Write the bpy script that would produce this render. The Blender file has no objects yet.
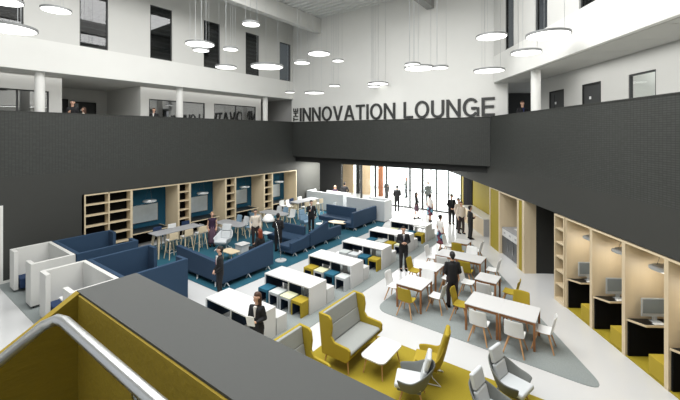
import bpy, math, random
from mathutils import Vector, Matrix
R = math.radians
scene = bpy.context.scene
COL = scene.collection
PI = math.pi

# ------------------------------------------------------------------ camera
CAM = (17.54, -18.37, 5.45)
cd = bpy.data.cameras.new('camera')
cam = bpy.data.objects.new('camera', cd); COL.objects.link(cam)
cam.location = CAM
cam.rotation_euler = (R(90), 0, R(36.14))
cd.sensor_width = 36.0
cd.lens = 36.0*356/680
cd.shift_y = -66/680
cd.clip_start = 0.05; cd.clip_end = 200
scene.camera = cam

# ------------------------------------------------------------------ world, lights, exposure
w = bpy.data.worlds.new('world'); scene.world = w; w.use_nodes = True
w.node_tree.nodes['Background'].inputs[0].default_value = (0.93, 0.97, 1.0, 1)
w.node_tree.nodes['Background'].inputs[1].default_value = 0.55
scene.view_settings.view_transform = 'Standard'
scene.view_settings.look = 'None'
scene.view_settings.exposure = 0.1
scene.view_settings.gamma = 1.0
scene.view_settings.use_curve_mapping = False

def Rp0(r, x, z): return (22.91-.5577*r+.8301*x, -14.45+.8301*r+.5577*x, z)
def area(name, loc, sx, sy, e, col=(1,1,1), rot=(0,0,0)):
    l = bpy.data.lights.new(name, 'AREA'); l.shape = 'RECTANGLE'; l.size = sx; l.size_y = sy
    l.energy = e; l.color = col
    o = bpy.data.objects.new(name, l); COL.objects.link(o); o.location = loc; o.rotation_euler = rot
    return o
area('balcony_fill_left', (-1.0, -8, 7.85), .7, 15, 45, (1,.99,.97))  # added fill, brightens the left balcony soffit and recess
area('balcony_fill_right', Rp0(6, 1.0, 7.85), .7, 15, 130, (1,.99,.97), (0,0,math.atan2(.5577,.8301)))  # added fill, brightens the room wall behind the right balcony
area('roof_light', (10.5, -12.5, 13.05), 12.6, 14, 3300, (1,.995,.985))
area('office_light', Rp0(10.5, 3.0, 7.8), 1.2, 1.6, 20)
area('lobby_light', (5, 9.6, 3.4), 11, 6, 800, (1,.99,.97))
area('lobby_daylight', (4.5, 13.3, 1.9), 15, 3.2, 900, (1,.99,.97), (R(-90),0,0))
area('wall_wash_fill', (1.3, 2.0, 3.48), 1.6, 2.2, 450, (1,.98,.93))  # added fill behind the beam, lifts the far end of the left wall
area('reception_light', (5.5, 3.2, 3.48), 7, 4, 420, (1,.98,.95))

# ------------------------------------------------------------------ materials
def lin(c): return tuple(((x/255)/12.92 if x/255 <= .04045 else ((x/255+.055)/1.055)**2.4) for x in c)
M = {}
def mat(name, rgb, rough=.6, metal=0., var=0., scale=30., bump=0., stretch=(1,1,1), spec=.5, coat=0.):
    m = bpy.data.materials.new(name); m.use_nodes = True; nt = m.node_tree
    b = nt.nodes['Principled BSDF']; c = lin(rgb)
    b.inputs['Base Color'].default_value = (*c, 1); b.inputs['Roughness'].default_value = rough
    b.inputs['Metallic'].default_value = metal; b.inputs['Specular IOR Level'].default_value = spec
    b.inputs['Coat Weight'].default_value = coat
    tc = nt.nodes.new('ShaderNodeTexCoord'); mp = nt.nodes.new('ShaderNodeMapping'); mp.inputs['Scale'].default_value = stretch
    nz = nt.nodes.new('ShaderNodeTexNoise'); nz.inputs['Scale'].default_value = scale; nz.inputs['Detail'].default_value = 4
    nt.links.new(tc.outputs['Object'], mp.inputs[0]); nt.links.new(mp.outputs[0], nz.inputs['Vector'])
    cr = nt.nodes.new('ShaderNodeMix'); cr.data_type = 'RGBA'
    cr.inputs['A'].default_value = (*[max(0, x*(1-var)) for x in c], 1); cr.inputs['B'].default_value = (*[min(1, x*(1+var)) for x in c], 1)
    nt.links.new(nz.outputs['Fac'], cr.inputs['Factor']); nt.links.new(cr.outputs['Result'], b.inputs['Base Color'])
    if bump:
        bp = nt.nodes.new('ShaderNodeBump'); bp.inputs['Strength'].default_value = bump; bp.inputs['Distance'].default_value = .01
        nt.links.new(nz.outputs['Fac'], bp.inputs['Height']); nt.links.new(bp.outputs[0], b.inputs['Normal'])
    M[name] = m; return m
mat('white_wall', (222,222,218), .8, var=.02, scale=2)
mat('white_soft', (205,205,201), .8, var=.02, scale=2)
mat('ceiling_white', (190,190,186), .8, var=.03, scale=3)
mat('deck', (220,221,219), .6, var=.03, scale=3)
mat('beam_grey', (150,150,148), .6, var=.03, scale=3)
mat('dark_wall', (54,55,52), .75, var=.05, scale=3)
mat('black_wall', (34,35,34), .7, var=.05, scale=3)
mat('floor_white', (204,205,205), .12, var=.02, scale=.8)
mat('rug_grey', (136,143,142), .95, var=.28, scale=60, bump=.3)
mat('rug_teal', (26,84,102), .95, var=.2, scale=50, bump=.3)
mat('rug_yellow', (152,135,32), .95, var=.15, scale=60, bump=.3)
mat('birch', (212,195,164), .5, var=.06, scale=9, stretch=(1,1,.08))
mat('oak', (196,150,104), .5, var=.12, scale=14, stretch=(1,1,.15))
mat('walnut', (146,98,58), .5, var=.12, scale=14, stretch=(1,1,.15))
mat('warm_wood', (226,196,160), .5, var=.08, scale=6, stretch=(3,3,.1))
mat('red_wood', (160,96,60), .5, var=.1, scale=6, stretch=(3,3,.1))
mat('teal_felt', (12,74,100), .9, var=.1, scale=60)
mat('blue_fabric', (36,61,86), .9, var=.12, scale=120, bump=.15)
mat('navy_fabric', (30,52,86), .9, var=.1, scale=120, bump=.15)
mat('navy_inner', (26,46,70), .7, var=.1, scale=20)
mat('yellow_fabric', (164,143,36), .85, var=.1, scale=90, bump=.2)
mat('yellow_panel', (156,139,32), .7, var=.05, scale=40, stretch=(1,1,.2))
mat('yellow_dim', (154,131,30), .8, var=.14, scale=60, bump=.25, stretch=(1,.25,1))
mat('white_plastic', (226,227,226), .35, var=.01)
mat('pale_grey_plastic', (190,194,196), .4, var=.02)
mat('white_laminate', (210,210,209), .3, var=.01)
mat('grey_laminate', (158,160,164), .4, var=.02)
mat('grey_fabric', (150,153,150), .9, var=.12, scale=100, bump=.2)
mat('shell_grey', (112,115,112), .9, var=.12, scale=100, bump=.2)
mat('light_fabric', (200,204,206), .9, var=.05, scale=100, bump=.2)
mat('pale_blue_fabric', (130,158,180), .9, var=.08, scale=100, bump=.2)
mat('teal_fabric', (30,94,118), .9, var=.1, scale=100)
mat('cream_fabric', (212,214,178), .9, var=.06, scale=100)
mat('greywhite_fabric', (196,202,200), .9, var=.06, scale=100)
mat('chrome', (210,212,214), .22, 1.)
mat('white_metal', (225,226,226), .3, .3)
mat('steel_dark', (90,92,94), .35, .8)
mat('black', (14,14,15), .35, var=.1)
mat('black_matt', (12,12,13), .9, spec=.15)
mat('lamp_rim', (128,130,130), .4, .3)
mat('cap_grey', (62,64,62), .7, var=.03, scale=40)
mat('door_dark', (58,60,60), .6, var=.05)
mat('screen', (120,130,136), .15)
mat('silver_plastic', (176,182,186), .35, .2)
mat('board', (168,178,184), .3, var=.1, scale=6, stretch=(1,1,1))
mat('letter', (52,53,52), .45, var=.1)
mat('skin', (206,164,140), .6, var=.03)
mat('skin_dark', (120,80,60), .6, var=.03)
mat('lips', (150,80,72), .5)
mat('suit_black', (20,20,24), .8, var=.1)
mat('suit_grey', (70,74,70), .8, var=.1)
mat('trousers_dark', (44,34,34), .85, var=.1)
mat('shirt_white', (225,222,218), .8, var=.03)
mat('shirt_cream', (214,202,188), .85, var=.05)
mat('skirt_plum', (92,70,84), .9, var=.2, scale=30)
mat('vest_plum', (48,28,52), .9, var=.1)
mat('tie_blue', (30,40,90), .6)
mat('red_cloth', (190,84,64), .85, var=.1)
mat('hair_black', (16,13,12), .6)
mat('hair_brown', (70,44,28), .6)
mat('hair_red', (120,50,24), .6)
mat('hair_blond', (170,136,104), .6)
mat('paper', (236,234,228), .7)
mat('apple_grey', (200,200,196), .4)

def skirt_pattern():
    m = mat('skirt_pattern', (80,50,90), .85); nt = m.node_tree; b = nt.nodes['Principled BSDF']
    tc = nt.nodes.new('ShaderNodeTexCoord'); v = nt.nodes.new('ShaderNodeTexVoronoi'); v.inputs['Scale'].default_value = 7
    r = nt.nodes.new('ShaderNodeValToRGB'); r.color_ramp.interpolation = 'CONSTANT'
    e = r.color_ramp.elements; e[0].color = (*lin((50,28,64)),1); e[1].position = .45; e[1].color = (*lin((110,170,190)),1)
    n = e.new(.7); n.color = (*lin((120,60,70)),1)
    s = nt.nodes.new('ShaderNodeSeparateColor')
    nt.links.new(tc.outputs['Object'], v.inputs['Vector']); nt.links.new(v.outputs['Color'], s.inputs[0])
    nt.links.new(s.outputs[0], r.inputs[0]); nt.links.new(r.outputs[0], b.inputs['Base Color'])
skirt_pattern()

def emit(name, rgb, s):
    m = bpy.data.materials.new(name); m.use_nodes = True; b = m.node_tree.nodes['Principled BSDF']
    b.inputs['Base Color'].default_value = (*lin(rgb), 1)
    b.inputs['Emission Color'].default_value = (*lin(rgb), 1); b.inputs['Emission Strength'].default_value = s
    M[name] = m
emit('lamp_white', (255,255,252), 2.2)
emit('daylight_glass', (244,250,255), 1.5)
emit('lamp_booth', (255,246,226), 1.6)

def glass(name, tint, rough=.02, alpha=.12, spec=1.0):
    m = bpy.data.materials.new(name); m.use_nodes = True; nt = m.node_tree; nt.nodes.clear()
    o = nt.nodes.new('ShaderNodeOutputMaterial'); mx = nt.nodes.new('ShaderNodeMixShader')
    t = nt.nodes.new('ShaderNodeBsdfTransparent'); t.inputs[0].default_value = (*tint, 1)
    g = nt.nodes.new('ShaderNodeBsdfGlossy'); g.inputs['Roughness'].default_value = rough
    mx.inputs[0].default_value = alpha
    nt.links.new(t.outputs[0], mx.inputs[1]); nt.links.new(g.outputs[0], mx.inputs[2]); nt.links.new(mx.outputs[0], o.inputs[0])
    M[name] = m
glass('glass_clear', (.96,.98,.97), alpha=.05)
mat('rail_metal', (214,216,216), .28, .9)
glass('glass_office', (.55,.57,.57), alpha=.32)
glass('glass_upper', (.35,.37,.38), alpha=.08)

def panel_mat(name, d):            # dark perforated acoustic cladding, fine grid running along d
    m = mat(name, (66,68,65), .7); nt = m.node_tree; b = nt.nodes['Principled BSDF']
    g = nt.nodes.new('ShaderNodeNewGeometry'); dt = nt.nodes.new('ShaderNodeVectorMath'); dt.operation = 'DOT_PRODUCT'
    dt.inputs[1].default_value = d
    sp = nt.nodes.new('ShaderNodeSeparateXYZ'); cb = nt.nodes.new('ShaderNodeCombineXYZ')
    nt.links.new(g.outputs['Position'], dt.inputs[0]); nt.links.new(g.outputs['Position'], sp.inputs[0])
    nt.links.new(dt.outputs['Value'], cb.inputs[0]); nt.links.new(sp.outputs['Z'], cb.inputs[1])
    br = nt.nodes.new('ShaderNodeTexBrick'); br.offset = 0; br.inputs['Scale'].default_value = 1
    br.inputs['Brick Width'].default_value = .1; br.inputs['Row Height'].default_value = .05; br.inputs['Mortar Size'].default_value = .006
    br.inputs['Color1'].default_value = (*lin((60,62,59)),1); br.inputs['Color2'].default_value = (*lin((53,55,52)),1); br.inputs['Mortar'].default_value = (*lin((38,40,38)),1)
    nt.links.new(cb.outputs[0], br.inputs['Vector']); nt.links.new(br.outputs['Color'], b.inputs['Base Color'])
ANG = math.atan2(.5577, .8301)      # right-hand wall turned from the left-hand one
W0 = Vector((22.91, -14.45, 0)); E_ = Vector((-.5577, .8301, 0)); N_ = Vector((.8301, .5577, 0))
panel_mat('panel_left', (0,1,0)); panel_mat('panel_far', (1,0,0)); panel_mat('panel_right', tuple(E_))

# ------------------------------------------------------------------ mesh builder
class MB:
    def __init__(s): s.v = []; s.f = []
    def add(s, vs, fs, mtx=None):
        n = len(s.v); s.v += [tuple(mtx @ Vector(p)) if mtx else tuple(p) for p in vs]; s.f += [tuple(i+n for i in f) for f in fs]; return s
    def box(s, x0, x1, y0, y1, z0, z1, mtx=None):
        vs = [(x0,y0,z0),(x1,y0,z0),(x1,y1,z0),(x0,y1,z0),(x0,y0,z1),(x1,y0,z1),(x1,y1,z1),(x0,y1,z1)]
        return s.add(vs, [(0,3,2,1),(4,5,6,7),(0,1,5,4),(1,2,6,5),(2,3,7,6),(3,0,4,7)], mtx)
    def prism(s, pts, z0, z1, mtx=None):       # pts counter-clockwise in xy
        n = len(pts); vs = [(x,y,z0) for x,y in pts]+[(x,y,z1) for x,y in pts]
        return s.add(vs, [tuple(range(n))[::-1], tuple(range(n,2*n))]+[(i,(i+1)%n,n+(i+1)%n,n+i) for i in range(n)], mtx)
    def prism_x(s, pts, x0, x1):               # outline in yz extruded along x
        return s.prism(pts, x0, x1, Matrix(((0,0,1,0),(1,0,0,0),(0,1,0,0),(0,0,0,1))))
    def prism_y(s, pts, y0, y1):               # outline in xz extruded along y
        return s.prism(pts, y0, y1, Matrix(((1,0,0,0),(0,0,1,0),(0,1,0,0),(0,0,0,1))))
    def rod(s, a, b, r0, r1=None, n=10):
        r1 = r0 if r1 is None else r1; a, b = Vector(a), Vector(b); d = (b-a).normalized()
        u = d.cross(Vector((0,0,1)) if abs(d.z) < .95 else Vector((1,0,0))).normalized(); t = d.cross(u)
        vs = []
        for p, r in ((a,r0),(b,r1)):
            for i in range(n):
                q = 2*PI*i/n; vs.append(p+u*math.cos(q)*r+t*math.sin(q)*r)
        return s.add(vs, [tuple(range(n)), tuple(range(n,2*n))[::-1]]+[(i,n+i,n+(i+1)%n,(i+1)%n) for i in range(n)])
    def tube(s, pts, r, n=8):
        P = [Vector(p) for p in pts]; rings = []
        for k, p in enumerate(P):
            d = ((P[min(k+1,len(P)-1)]-P[max(k-1,0)])).normalized()
            u = d.cross(Vector((0,0,1)) if abs(d.z) < .95 else Vector((0,1,0))).normalized(); t = d.cross(u)
            rr = r[k] if isinstance(r,(list,tuple)) else r
            rings.append([p+u*math.cos(2*PI*i/n)*rr+t*math.sin(2*PI*i/n)*rr for i in range(n)])
        vs = [q for g in rings for q in g]; m = len(P)
        fs = [tuple(range(n)), tuple(range((m-1)*n, m*n))[::-1]]
        for k in range(m-1):
            for i in range(n): fs.append((k*n+i, (k+1)*n+i, (k+1)*n+(i+1)%n, k*n+(i+1)%n))
        return s.add(vs, fs)
    def lathe(s, prof, c=(0,0,0), n=24, cap=True):
        vs = []; m = len(prof)
        for r, z in prof:
            for i in range(n): vs.append((c[0]+r*math.cos(2*PI*i/n), c[1]+r*math.sin(2*PI*i/n), c[2]+z))
        fs = []
        for k in range(m-1):
            for i in range(n): fs.append((k*n+i, k*n+(i+1)%n, (k+1)*n+(i+1)%n, (k+1)*n+i))
        if cap: fs += [tuple(range(n))[::-1], tuple(range((m-1)*n, m*n))]
        return s.add(vs, fs)
    def grid(s, rows):                          # quad surface from rows of points
        n = len(rows[0]); vs = [p for r in rows for p in r]
        return s.add(vs, [(k*n+i, k*n+i+1, (k+1)*n+i+1, (k+1)*n+i) for k in range(len(rows)-1) for i in range(n-1)])
    def build(s, name, m, parent=None, bevel=0, smooth=False, seg=2, solid=0, subd=0, loc=None):
        me = bpy.data.meshes.new(name); me.from_pydata(s.v, [], s.f); me.update()
        me.materials.append(M[m] if isinstance(m,str) else m)
        o = bpy.data.objects.new(name, me); COL.objects.link(o)
        if parent: o.parent = parent
        if loc: o.location = loc
        if solid:
            q = o.modifiers.new('s','SOLIDIFY'); q.thickness = solid; q.offset = 0
        if bevel:
            q = o.modifiers.new('b','BEVEL'); q.width = bevel; q.segments = seg; q.limit_method = 'ANGLE'; q.angle_limit = R(40)
        if subd:
            q = o.modifiers.new('u','SUBSURF'); q.levels = subd; q.render_levels = subd
        if smooth or subd:
            for p in me.polygons: p.use_smooth = True
        elif bevel:
            for p in me.polygons: p.use_smooth = True
            q = o.modifiers.new('w','WEIGHTED_NORMAL')
        return o

def tag(o, label=None, cat=None, group=None, kind=None):
    if label: o['label'] = label
    if cat: o['category'] = cat
    if group: o['group'] = group
    if kind: o['kind'] = kind
    return o
def thing(name, label, cat, loc=(0,0,0), rz=0, group=None):
    o = bpy.data.objects.new(name, None); COL.objects.link(o); o.empty_display_size = .2
    o.location = loc; o.rotation_euler = (0,0,rz); return tag(o, label, cat, group)
def struct(name, mb, m, **k): return tag(mb.build(name, m, **k), kind='structure')
def sempty(name, loc=(0,0,0), rz=0):
    o = bpy.data.objects.new(name, None); COL.objects.link(o); o.location = loc; o.rotation_euler = (0,0,rz); o['kind'] = 'structure'; return o
KIDS = {}
def dup(root, loc, rz=0, label=None, group=None):
    r = root.copy(); COL.objects.link(r); r.location = loc; r.rotation_euler = (0,0,rz)
    if label: r['label'] = label
    if group: r['group'] = group
    for ch in list(root.children):
        c = ch.copy(); COL.objects.link(c); c.parent = r
        for g in list(ch.children):
            d = g.copy(); COL.objects.link(d); d.parent = c
    return r
class Kit:                                      # first use builds the thing, later uses copy it
    def __init__(s, fn): s.fn = fn; s.p = {}
    def __call__(s, key, loc, rz, label, group=None):
        if key not in s.p:
            o = s.fn(*key); s.p[key] = o; o.location = loc; o.rotation_euler = (0,0,rz); o['label'] = label
            if group: o['group'] = group
            return o
        o = dup(s.p[key], loc, rz, label, group)
        if not group and 'group' in o: del o['group']
        return o
def Rp(r, x, z=0): p = W0+E_*r+N_*x; return (p.x, p.y, z)     # r along the right wall, x out through it

def wall_strip(fx, t0, t1, z0, z1, holes, th0, th1):
    """wall slab along t with rectangular holes (t0,t1,z0,z1); fx maps (t0,t1,d0,d1,z0,z1)->box in mb"""
    mb = MB(); holes = sorted(holes); t = t0
    for a, b, c, d in holes:
        if a > t: fx(mb, t, a, th0, th1, z0, z1)
        if c > z0: fx(mb, a, b, th0, th1, z0, c)
        if d < z1: fx(mb, a, b, th0, th1, d, z1)
        t = b
    if t < t1: fx(mb, t, t1, th0, th1, z0, z1)
    return mb
def fL(mb, a, b, c, d, z0, z1): mb.box(c, d, a, b, z0, z1)     # walls running along y
def fX(mb, a, b, c, d, z0, z1): mb.box(a, b, c, d, z0, z1)

# ------------------------------------------------------------------ structure: floor, ceiling
struct('floor', MB().box(-8, 30, -28, 14.5, -.2, 0), 'floor_white')
PY0 = -27
# corrugated deck, ribs running along x
mb = MB(); y = PY0; prof = []
while y < 0.2:
    prof += [(y,13.22),(y+.16,13.22),(y+.2,13.12),(y+.36,13.12)]; y += .4
prof += [(y,13.22),(y,13.4),(PY0,13.4)]
mb.prism_x(prof, -.3, 26)
struct('ceiling', mb, 'deck')
for i, (x0, x1, z0) in enumerate([(2.2,2.56,12.17),(9.95,10.36,12.2),(17.7,18.1,12.2)]):
    struct('trim_%d' % (1+i), MB().box(x0, x1, PY0, .1, z0, 13.11), 'white_soft' if i == 0 else 'beam_grey')

# ------------------------------------------------------------------ left wall
BAY = [(-12.62,-10.75),(-10.75,-8.47),(-8.47,-7.84),(-7.84,-5.6),(-5.6,-4.93),(-4.93,-2.68),(-2.68,-1.97),(-1.97,.34)]
struct('wall_left', wall_strip(fL, -26, 3.0, 0, 3.88, [(-17.6,-15.14,0,2.85),(-12.63,.35,0,2.9)], -.18, 0), 'dark_wall')
struct('wall_left_back', MB().box(-1.4,-1.3,-12.7,.45,0,3.0).box(-1.3,0,-12.7,-12.63,0,2.9).box(-1.3,-.18,.35,.45,0,2.9).box(-1.3,-.18,-12.63,.35,2.9,3.0), 'black_wall')
struct('wall_left_parapet', MB().box(-.16, .0, -26, -.02, 3.88, 6.28), 'panel_left')
struct('trim_10', MB().box(-.18,.015,-26,-.02,6.28,6.31), 'dark_wall')
struct('baseboard_left', MB().box(0,.03,-15.14,-12.63,0,.1), 'white_wall')
d = sempty('door_1', (-.1,-15.14,0))
MB().box(-.06,.1,-2.46,0,2.75,2.85).box(-.06,.1,-.08,0,0,2.75).box(-.06,.1,-2.46,-2.38,0,2.75).build('door_frame','white_wall',d)
MB().box(-.03,.0,-2.38,-.08,0,2.75).build('door_panel','white_laminate',d)
MB().rod((.03,-.2,1.0),(.03,-.34,1.0),.012).build('handle','chrome',d)
struct('rear_light_block', MB().box(14.5,30,-23,-22.8,0,13.1), 'white_soft')  # unseen slab added behind the camera to block world light from the rear
# upper storey, left
struct('floor_upper_left', MB().box(-6, -.16, -26, .15, 4.9, 5.2), 'white_soft')
struct('ceiling_upper_left', MB().box(-6, -.15, -26, .15, 7.9, 8.0), 'ceiling_white')
struct('wall_left_fascia', MB().box(-.15, 0, -26, .15, 7.9, 9.13), 'white_wall')
UW = [(-14.75+.19-1.2,-14.56),(-12.77,-11.7),(-9.88,-8.78),(-7.0,-5.95),(-4.13,-3.06),(-1.26,-.19)]
struct('wall_left_upper', wall_strip(fL, -26, .15, 9.13, 13.12, [(a,b,9.14,11.73) for a,b in UW], -.2, -.03), 'white_soft')
def window(n, loc, rz, wd, z0, z1, pane='glass_upper', fr='door_dark', mull=0, t=.05):
    w_ = sempty('window_%d' % n, loc, rz)        # local y runs along the wall, x outward
    f = MB().box(-.04,.04,0,t,z0,z1).box(-.04,.04,wd-t,wd,z0,z1).box(-.04,.04,t,wd-t,z0,z0+t).box(-.04,.04,t,wd-t,z1-t,z1)
    for k in range(mull):
        y = wd*(k+1)/(mull+1); f.box(-.03,.03,y-.03,y+.03,z0+t,z1-t)
    f.build('window_frame', fr, w_)
    MB().box(-.006,.006,t,wd-t,z0+t,z1-t).build('window_pane', pane, w_)
    return w_
wn = 1
for a, b in UW: window(wn, (-.12,a,0), 0, b-a, 9.14, 11.73); wn += 1
struct('wall_left_attic', MB().box(-3.2,-3.1,-26,.1,9.1,13.1), 'suit_grey')
mb = MB()
for i in range(14): mb.box(-2.2,-2.1,-26,.1,9.4+i*.27,9.47+i*.27)
struct('trim_11', mb, 'beam_grey')
struct('wall_left_corridor_end', MB().box(-6,-.15,.2,.3,5.2,9.2), 'beam_grey')
# rooms behind the left balcony
struct('wall_left_room', wall_strip(fL, -26, -13.0, 5.2, 7.9, [(-17.5,-13.45,5.4,7.26)], -1.5, -1.35), 'white_soft')
struct('wall_left_room_side', MB().box(-5.4,-1.5,-13.1,-13.0,5.2,7.9).box(-5.4,-1.5,-9.72,-9.62,5.2,7.9), 'white_soft')
struct('wall_left_recess', MB().box(-5.5,-5.4,-13.0,-9.72,5.2,7.9), 'white_soft')
struct('wall_left_suite', wall_strip(fL, -9.72, -1.75, 5.2, 7.9, [(-9.3,-6.06,5.4,7.28),(-5.45,-2.19,5.4,7.3)], -1.5, -1.35), 'white_soft')
struct('wall_left_suite_end', MB().box(-5.4,-1.5,-1.85,-1.75,5.2,7.9), 'white_soft')
struct('wall_left_rooms_back', MB().box(-6,-5.9,-26,.1,5.2,7.9), 'beam_grey')
window(wn, (-1.42,-17.5,0), 0, 4.05, 5.4, 7.26, 'glass_office', 'door_dark', 3); wn += 1
window(wn, (-1.42,-9.3,0), 0, 3.24, 5.4, 7.28, 'glass_office', 'door_dark', 1); wn += 1
window(wn, (-1.42,-5.45,0), 0, 3.26, 5.4, 7.3, 'glass_office', 'door_dark', 1); wn += 1
def door(n, loc, rz, wd, z0, z1, vision=None):
    d = sempty('door_%d' % n, loc, rz)
    MB().box(-.05,.03,0,.06,z0,z1).box(-.05,.03,wd-.06,wd,z0,z1).box(-.05,.03,.06,wd-.06,z1-.06,z1).build('door_frame','black_wall',d)
    MB().box(-.02,.02,.06,wd-.06,z0+.01,z1-.06).build('door_panel','door_dark',d)
    MB().rod((-.06,.16,z0+1.0),(-.06,.3,z0+1.0),.014).box(-.035,-.02,.13,.19,z0+.93,z0+1.07).build('handle','chrome',d)
    MB().box(-.03,-.02,wd*.55,wd*.55+.1,z0+1.5,z0+1.6).build('door_sign','white_plastic',d)
    if vision: MB().box(-.035,-.02,wd-.36,wd-.2,z0+.9,z0+1.9).build('vision_panel', vision, d)
    return d
door(2, (-5.35,-10.3,0), PI, 1.2, 5.2, 7.2, 'screen'); 
door(3, (-5.35,-11.6,0), PI, 1.3, 5.2, 7.3, 'screen')
for i, y in enumerate((-19.8,-14.0,-8.2,-2.25)):
    struct('trim_%d' % (20+i), MB().lathe([(.165,5.2),(.165,7.9)], (-.36,y,0), 24), 'white_wall', smooth=False)

# ------------------------------------------------------------------ far wall and beam
struct('wall_far', MB().box(-.15, 13.99, .03, .2, 6.28, 13.12), 'white_wall')
struct('wall_far_beam', MB().box(.0, 13.2, -.0, .35, 3.87, 6.28), 'panel_far')
struct('trim_30', MB().box(-.15,13.25,-.03,.35,6.28,6.3), 'dark_wall')
struct('trim_31', MB().box(.0, 13.0, .3, .6, 3.5, 3.87), 'black_wall')
struct('ceiling_lobby', MB().box(-3, 13.0, .6, 13.5, 3.55, 3.8), 'black_wall')
struct('wall_far_left', MB().box(-3.2,-.03,5.85,6.1,0,3.55), 'black_wall')
struct('wall_left_end', MB().box(-3.2,-.18,2.9,3.0,0,3.55), 'dark_wall')
struct('wall_far_cheek', MB().box(-.16,0,-.02,.35,3.88,6.28), 'black_wall')

# ------------------------------------------------------------------ right wall (local frame at W0)
def rb(parts):
    mb = MB()
    for r0, r1, x0, x1, z0, z1 in parts: mb.box(x0, x1, r0, r1, z0, z1)
    return mb
def rstruct(name, mb, m):
    o = struct(name, mb, m); o.location = W0; o.rotation_euler = (0,0,ANG); return o
rstruct('wall_right_parapet', rb([(-9,17.35,0,.16,3.88,6.28)]), 'panel_right')
rstruct('trim_32', rb([(-9,17.35,-.015,.18,6.28,6.31)]), 'dark_wall')
rstruct('wall_right', rb([(-9,25,0,.16,2.85,3.88),(13.92,14.07,.06,1.5,0,2.84)][:1]+[(-9,-1.3,0,.16,0,2.85)]), 'dark_wall')
rstruct('wall_right_fascia', rb([(-9,17.0,0,.15,7.9,9.13)]), 'white_wall')
RW = [(-2,0.6),(3.0,4.6),(6.4,7.5),(9.44,10.58),(12.31,13.16),(14.9,15.79)]
rstruct('wall_right_upper', wall_strip(fL, -9, 17.0, 9.13, 13.12, [(a,b,9.14,11.73) for a,b in RW], .03, .2), 'white_soft')
for a, b in RW:
    p = Rp(a,.12); window(wn, p, ANG, b-a, 9.14, 11.73); wn += 1
rstruct('wall_right_attic', rb([(-9,17.4,3.1,3.2,9.1,13.1)]), 'suit_grey')
rstruct('floor_upper_right', rb([(-9,22,.16,4.2,4.9,5.2)]), 'white_soft')
mb = rb([(-9,22,.15,4.2,7.92,8.0)])
for k in range(24): mb.box(.17,1.78,-9+k*1.3+.01,-9+(k+1)*1.3-.01,7.89,7.92)
rstruct('ceiling_upper_right', mb, 'ceiling_white')
rstruct('wall_right_room', wall_strip(fL, -9, 16.3, 5.2, 7.9, [(8.2,9.0,5.2,7.27) if False else (10.04,11.04,5.2,7.27),(12.26,13.28,5.2,7.27),(14.41,15.51,5.2,7.27)], 1.8, 1.95), 'white_soft')
door(4, Rp(14.41,1.86), ANG, 1.1, 5.2, 7.27, 'black'); door(5, Rp(12.26,1.86), ANG, 1.02, 5.2, 7.27)
window(wn, Rp(10.04,1.86), ANG, 1.0, 5.2, 7.27, 'glass_clear', 'door_dark'); wn += 1
rstruct('wall_right_office', rb([(8.0,15.0,4.0,4.1,5.2,7.9),(11.15,11.2,1.95,4.0,5.2,7.9),(9.0,9.05,1.95,4,5.2,7.9)]), 'white_wall')
rstruct('trim_33', rb([(16.3,16.45,1.8,4.0,5.2,7.9),(21.5,21.6,.2,4.0,5.2,7.9)]), 'black_wall')
rstruct('trim_34', MB().lathe([(.17,5.2),(.17,7.9)], (.36,13.75,0), 24), 'white_wall')
# lower storey backs
rstruct('wall_right_back', rb([(-1.3,26,1.62,1.75,0,3.0)]), 'birch')
rstruct('ceiling_booths', rb([(-1.3,11.9,0.17,1.62,2.86,2.95)]), 'birch')
rstruct('ceiling_servery', rb([(13.9,26,0.17,1.62,2.96,3.05)]), 'birch')
rstruct('wall_right_passage', rb([(11.78,11.84,.02,1.6,0,2.84),(13.94,14.02,.46,1.6,0,2.84)]), 'black_wall')
rstruct('trim_35', rb([(13.92,14.1,.0,.46,0,2.84)]), 'birch')

# ------------------------------------------------------------------ glass front and lobby
g = sempty('window_40', (0,5.9,0))
fr = MB()
for x, wd in ((1.95,.14),(3.27,.14),(4.25,.1),(6.21,.1),(7.2,.14),(8.25,.08),(9.1,.06),(9.95,.06)):
    fr.box(x-wd/2, x+wd/2, -.06, .06, 0, 3.55)
fr.box(-.03,10,-.05,.05,0,.07).box(-.03,10,-.05,.05,3.45,3.55)
fr.build('window_frame','black_wall',g)
MB().box(0,9.95,-.008,.008,.07,3.45).build('window_pane','glass_clear',g)
wl = sempty('window_41', (0,13.36,0))
MB().box(-3.9,12.4,0,.03,.06,3.5).build('window_pane','daylight_glass',wl)
MB().box(-3.9,12.4,-.03,.03,0,.06).box(-3.9,12.4,-.03,.03,3.5,3.6).build('window_frame','white_wall',wl)
struct('wall_lobby', MB().box(-4,14,13.4,13.6,0,3.8), 'white_wall')
struct('wall_lobby_left', MB().box(-4.2,-4,5.9,13.4,0,3.8), 'white_wall')
struct('wall_lobby_right', MB().box(12.5,12.7,5.9,13.4,0,3.8), 'white_wall')
struct('wall_lobby_wood', MB().box(-2.6,-.9,8.95,9.1,0,3.5).box(-.05,.95,8.95,9.1,0,3.5), 'warm_wood')
struct('trim_41', MB().box(-.55,-.2,8.9,9.05,0,3.5), 'black_wall')
struct('trim_42', MB().box(1.75,2.2,8.95,9.1,0,3.5), 'red_wood')
mb = MB()
for k in range(5): mb.box(1.0+k*1.9,1.12+k*1.9,13.25,13.4,0,3.5)
struct('trim_43', mb, 'ceiling_white')

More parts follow.
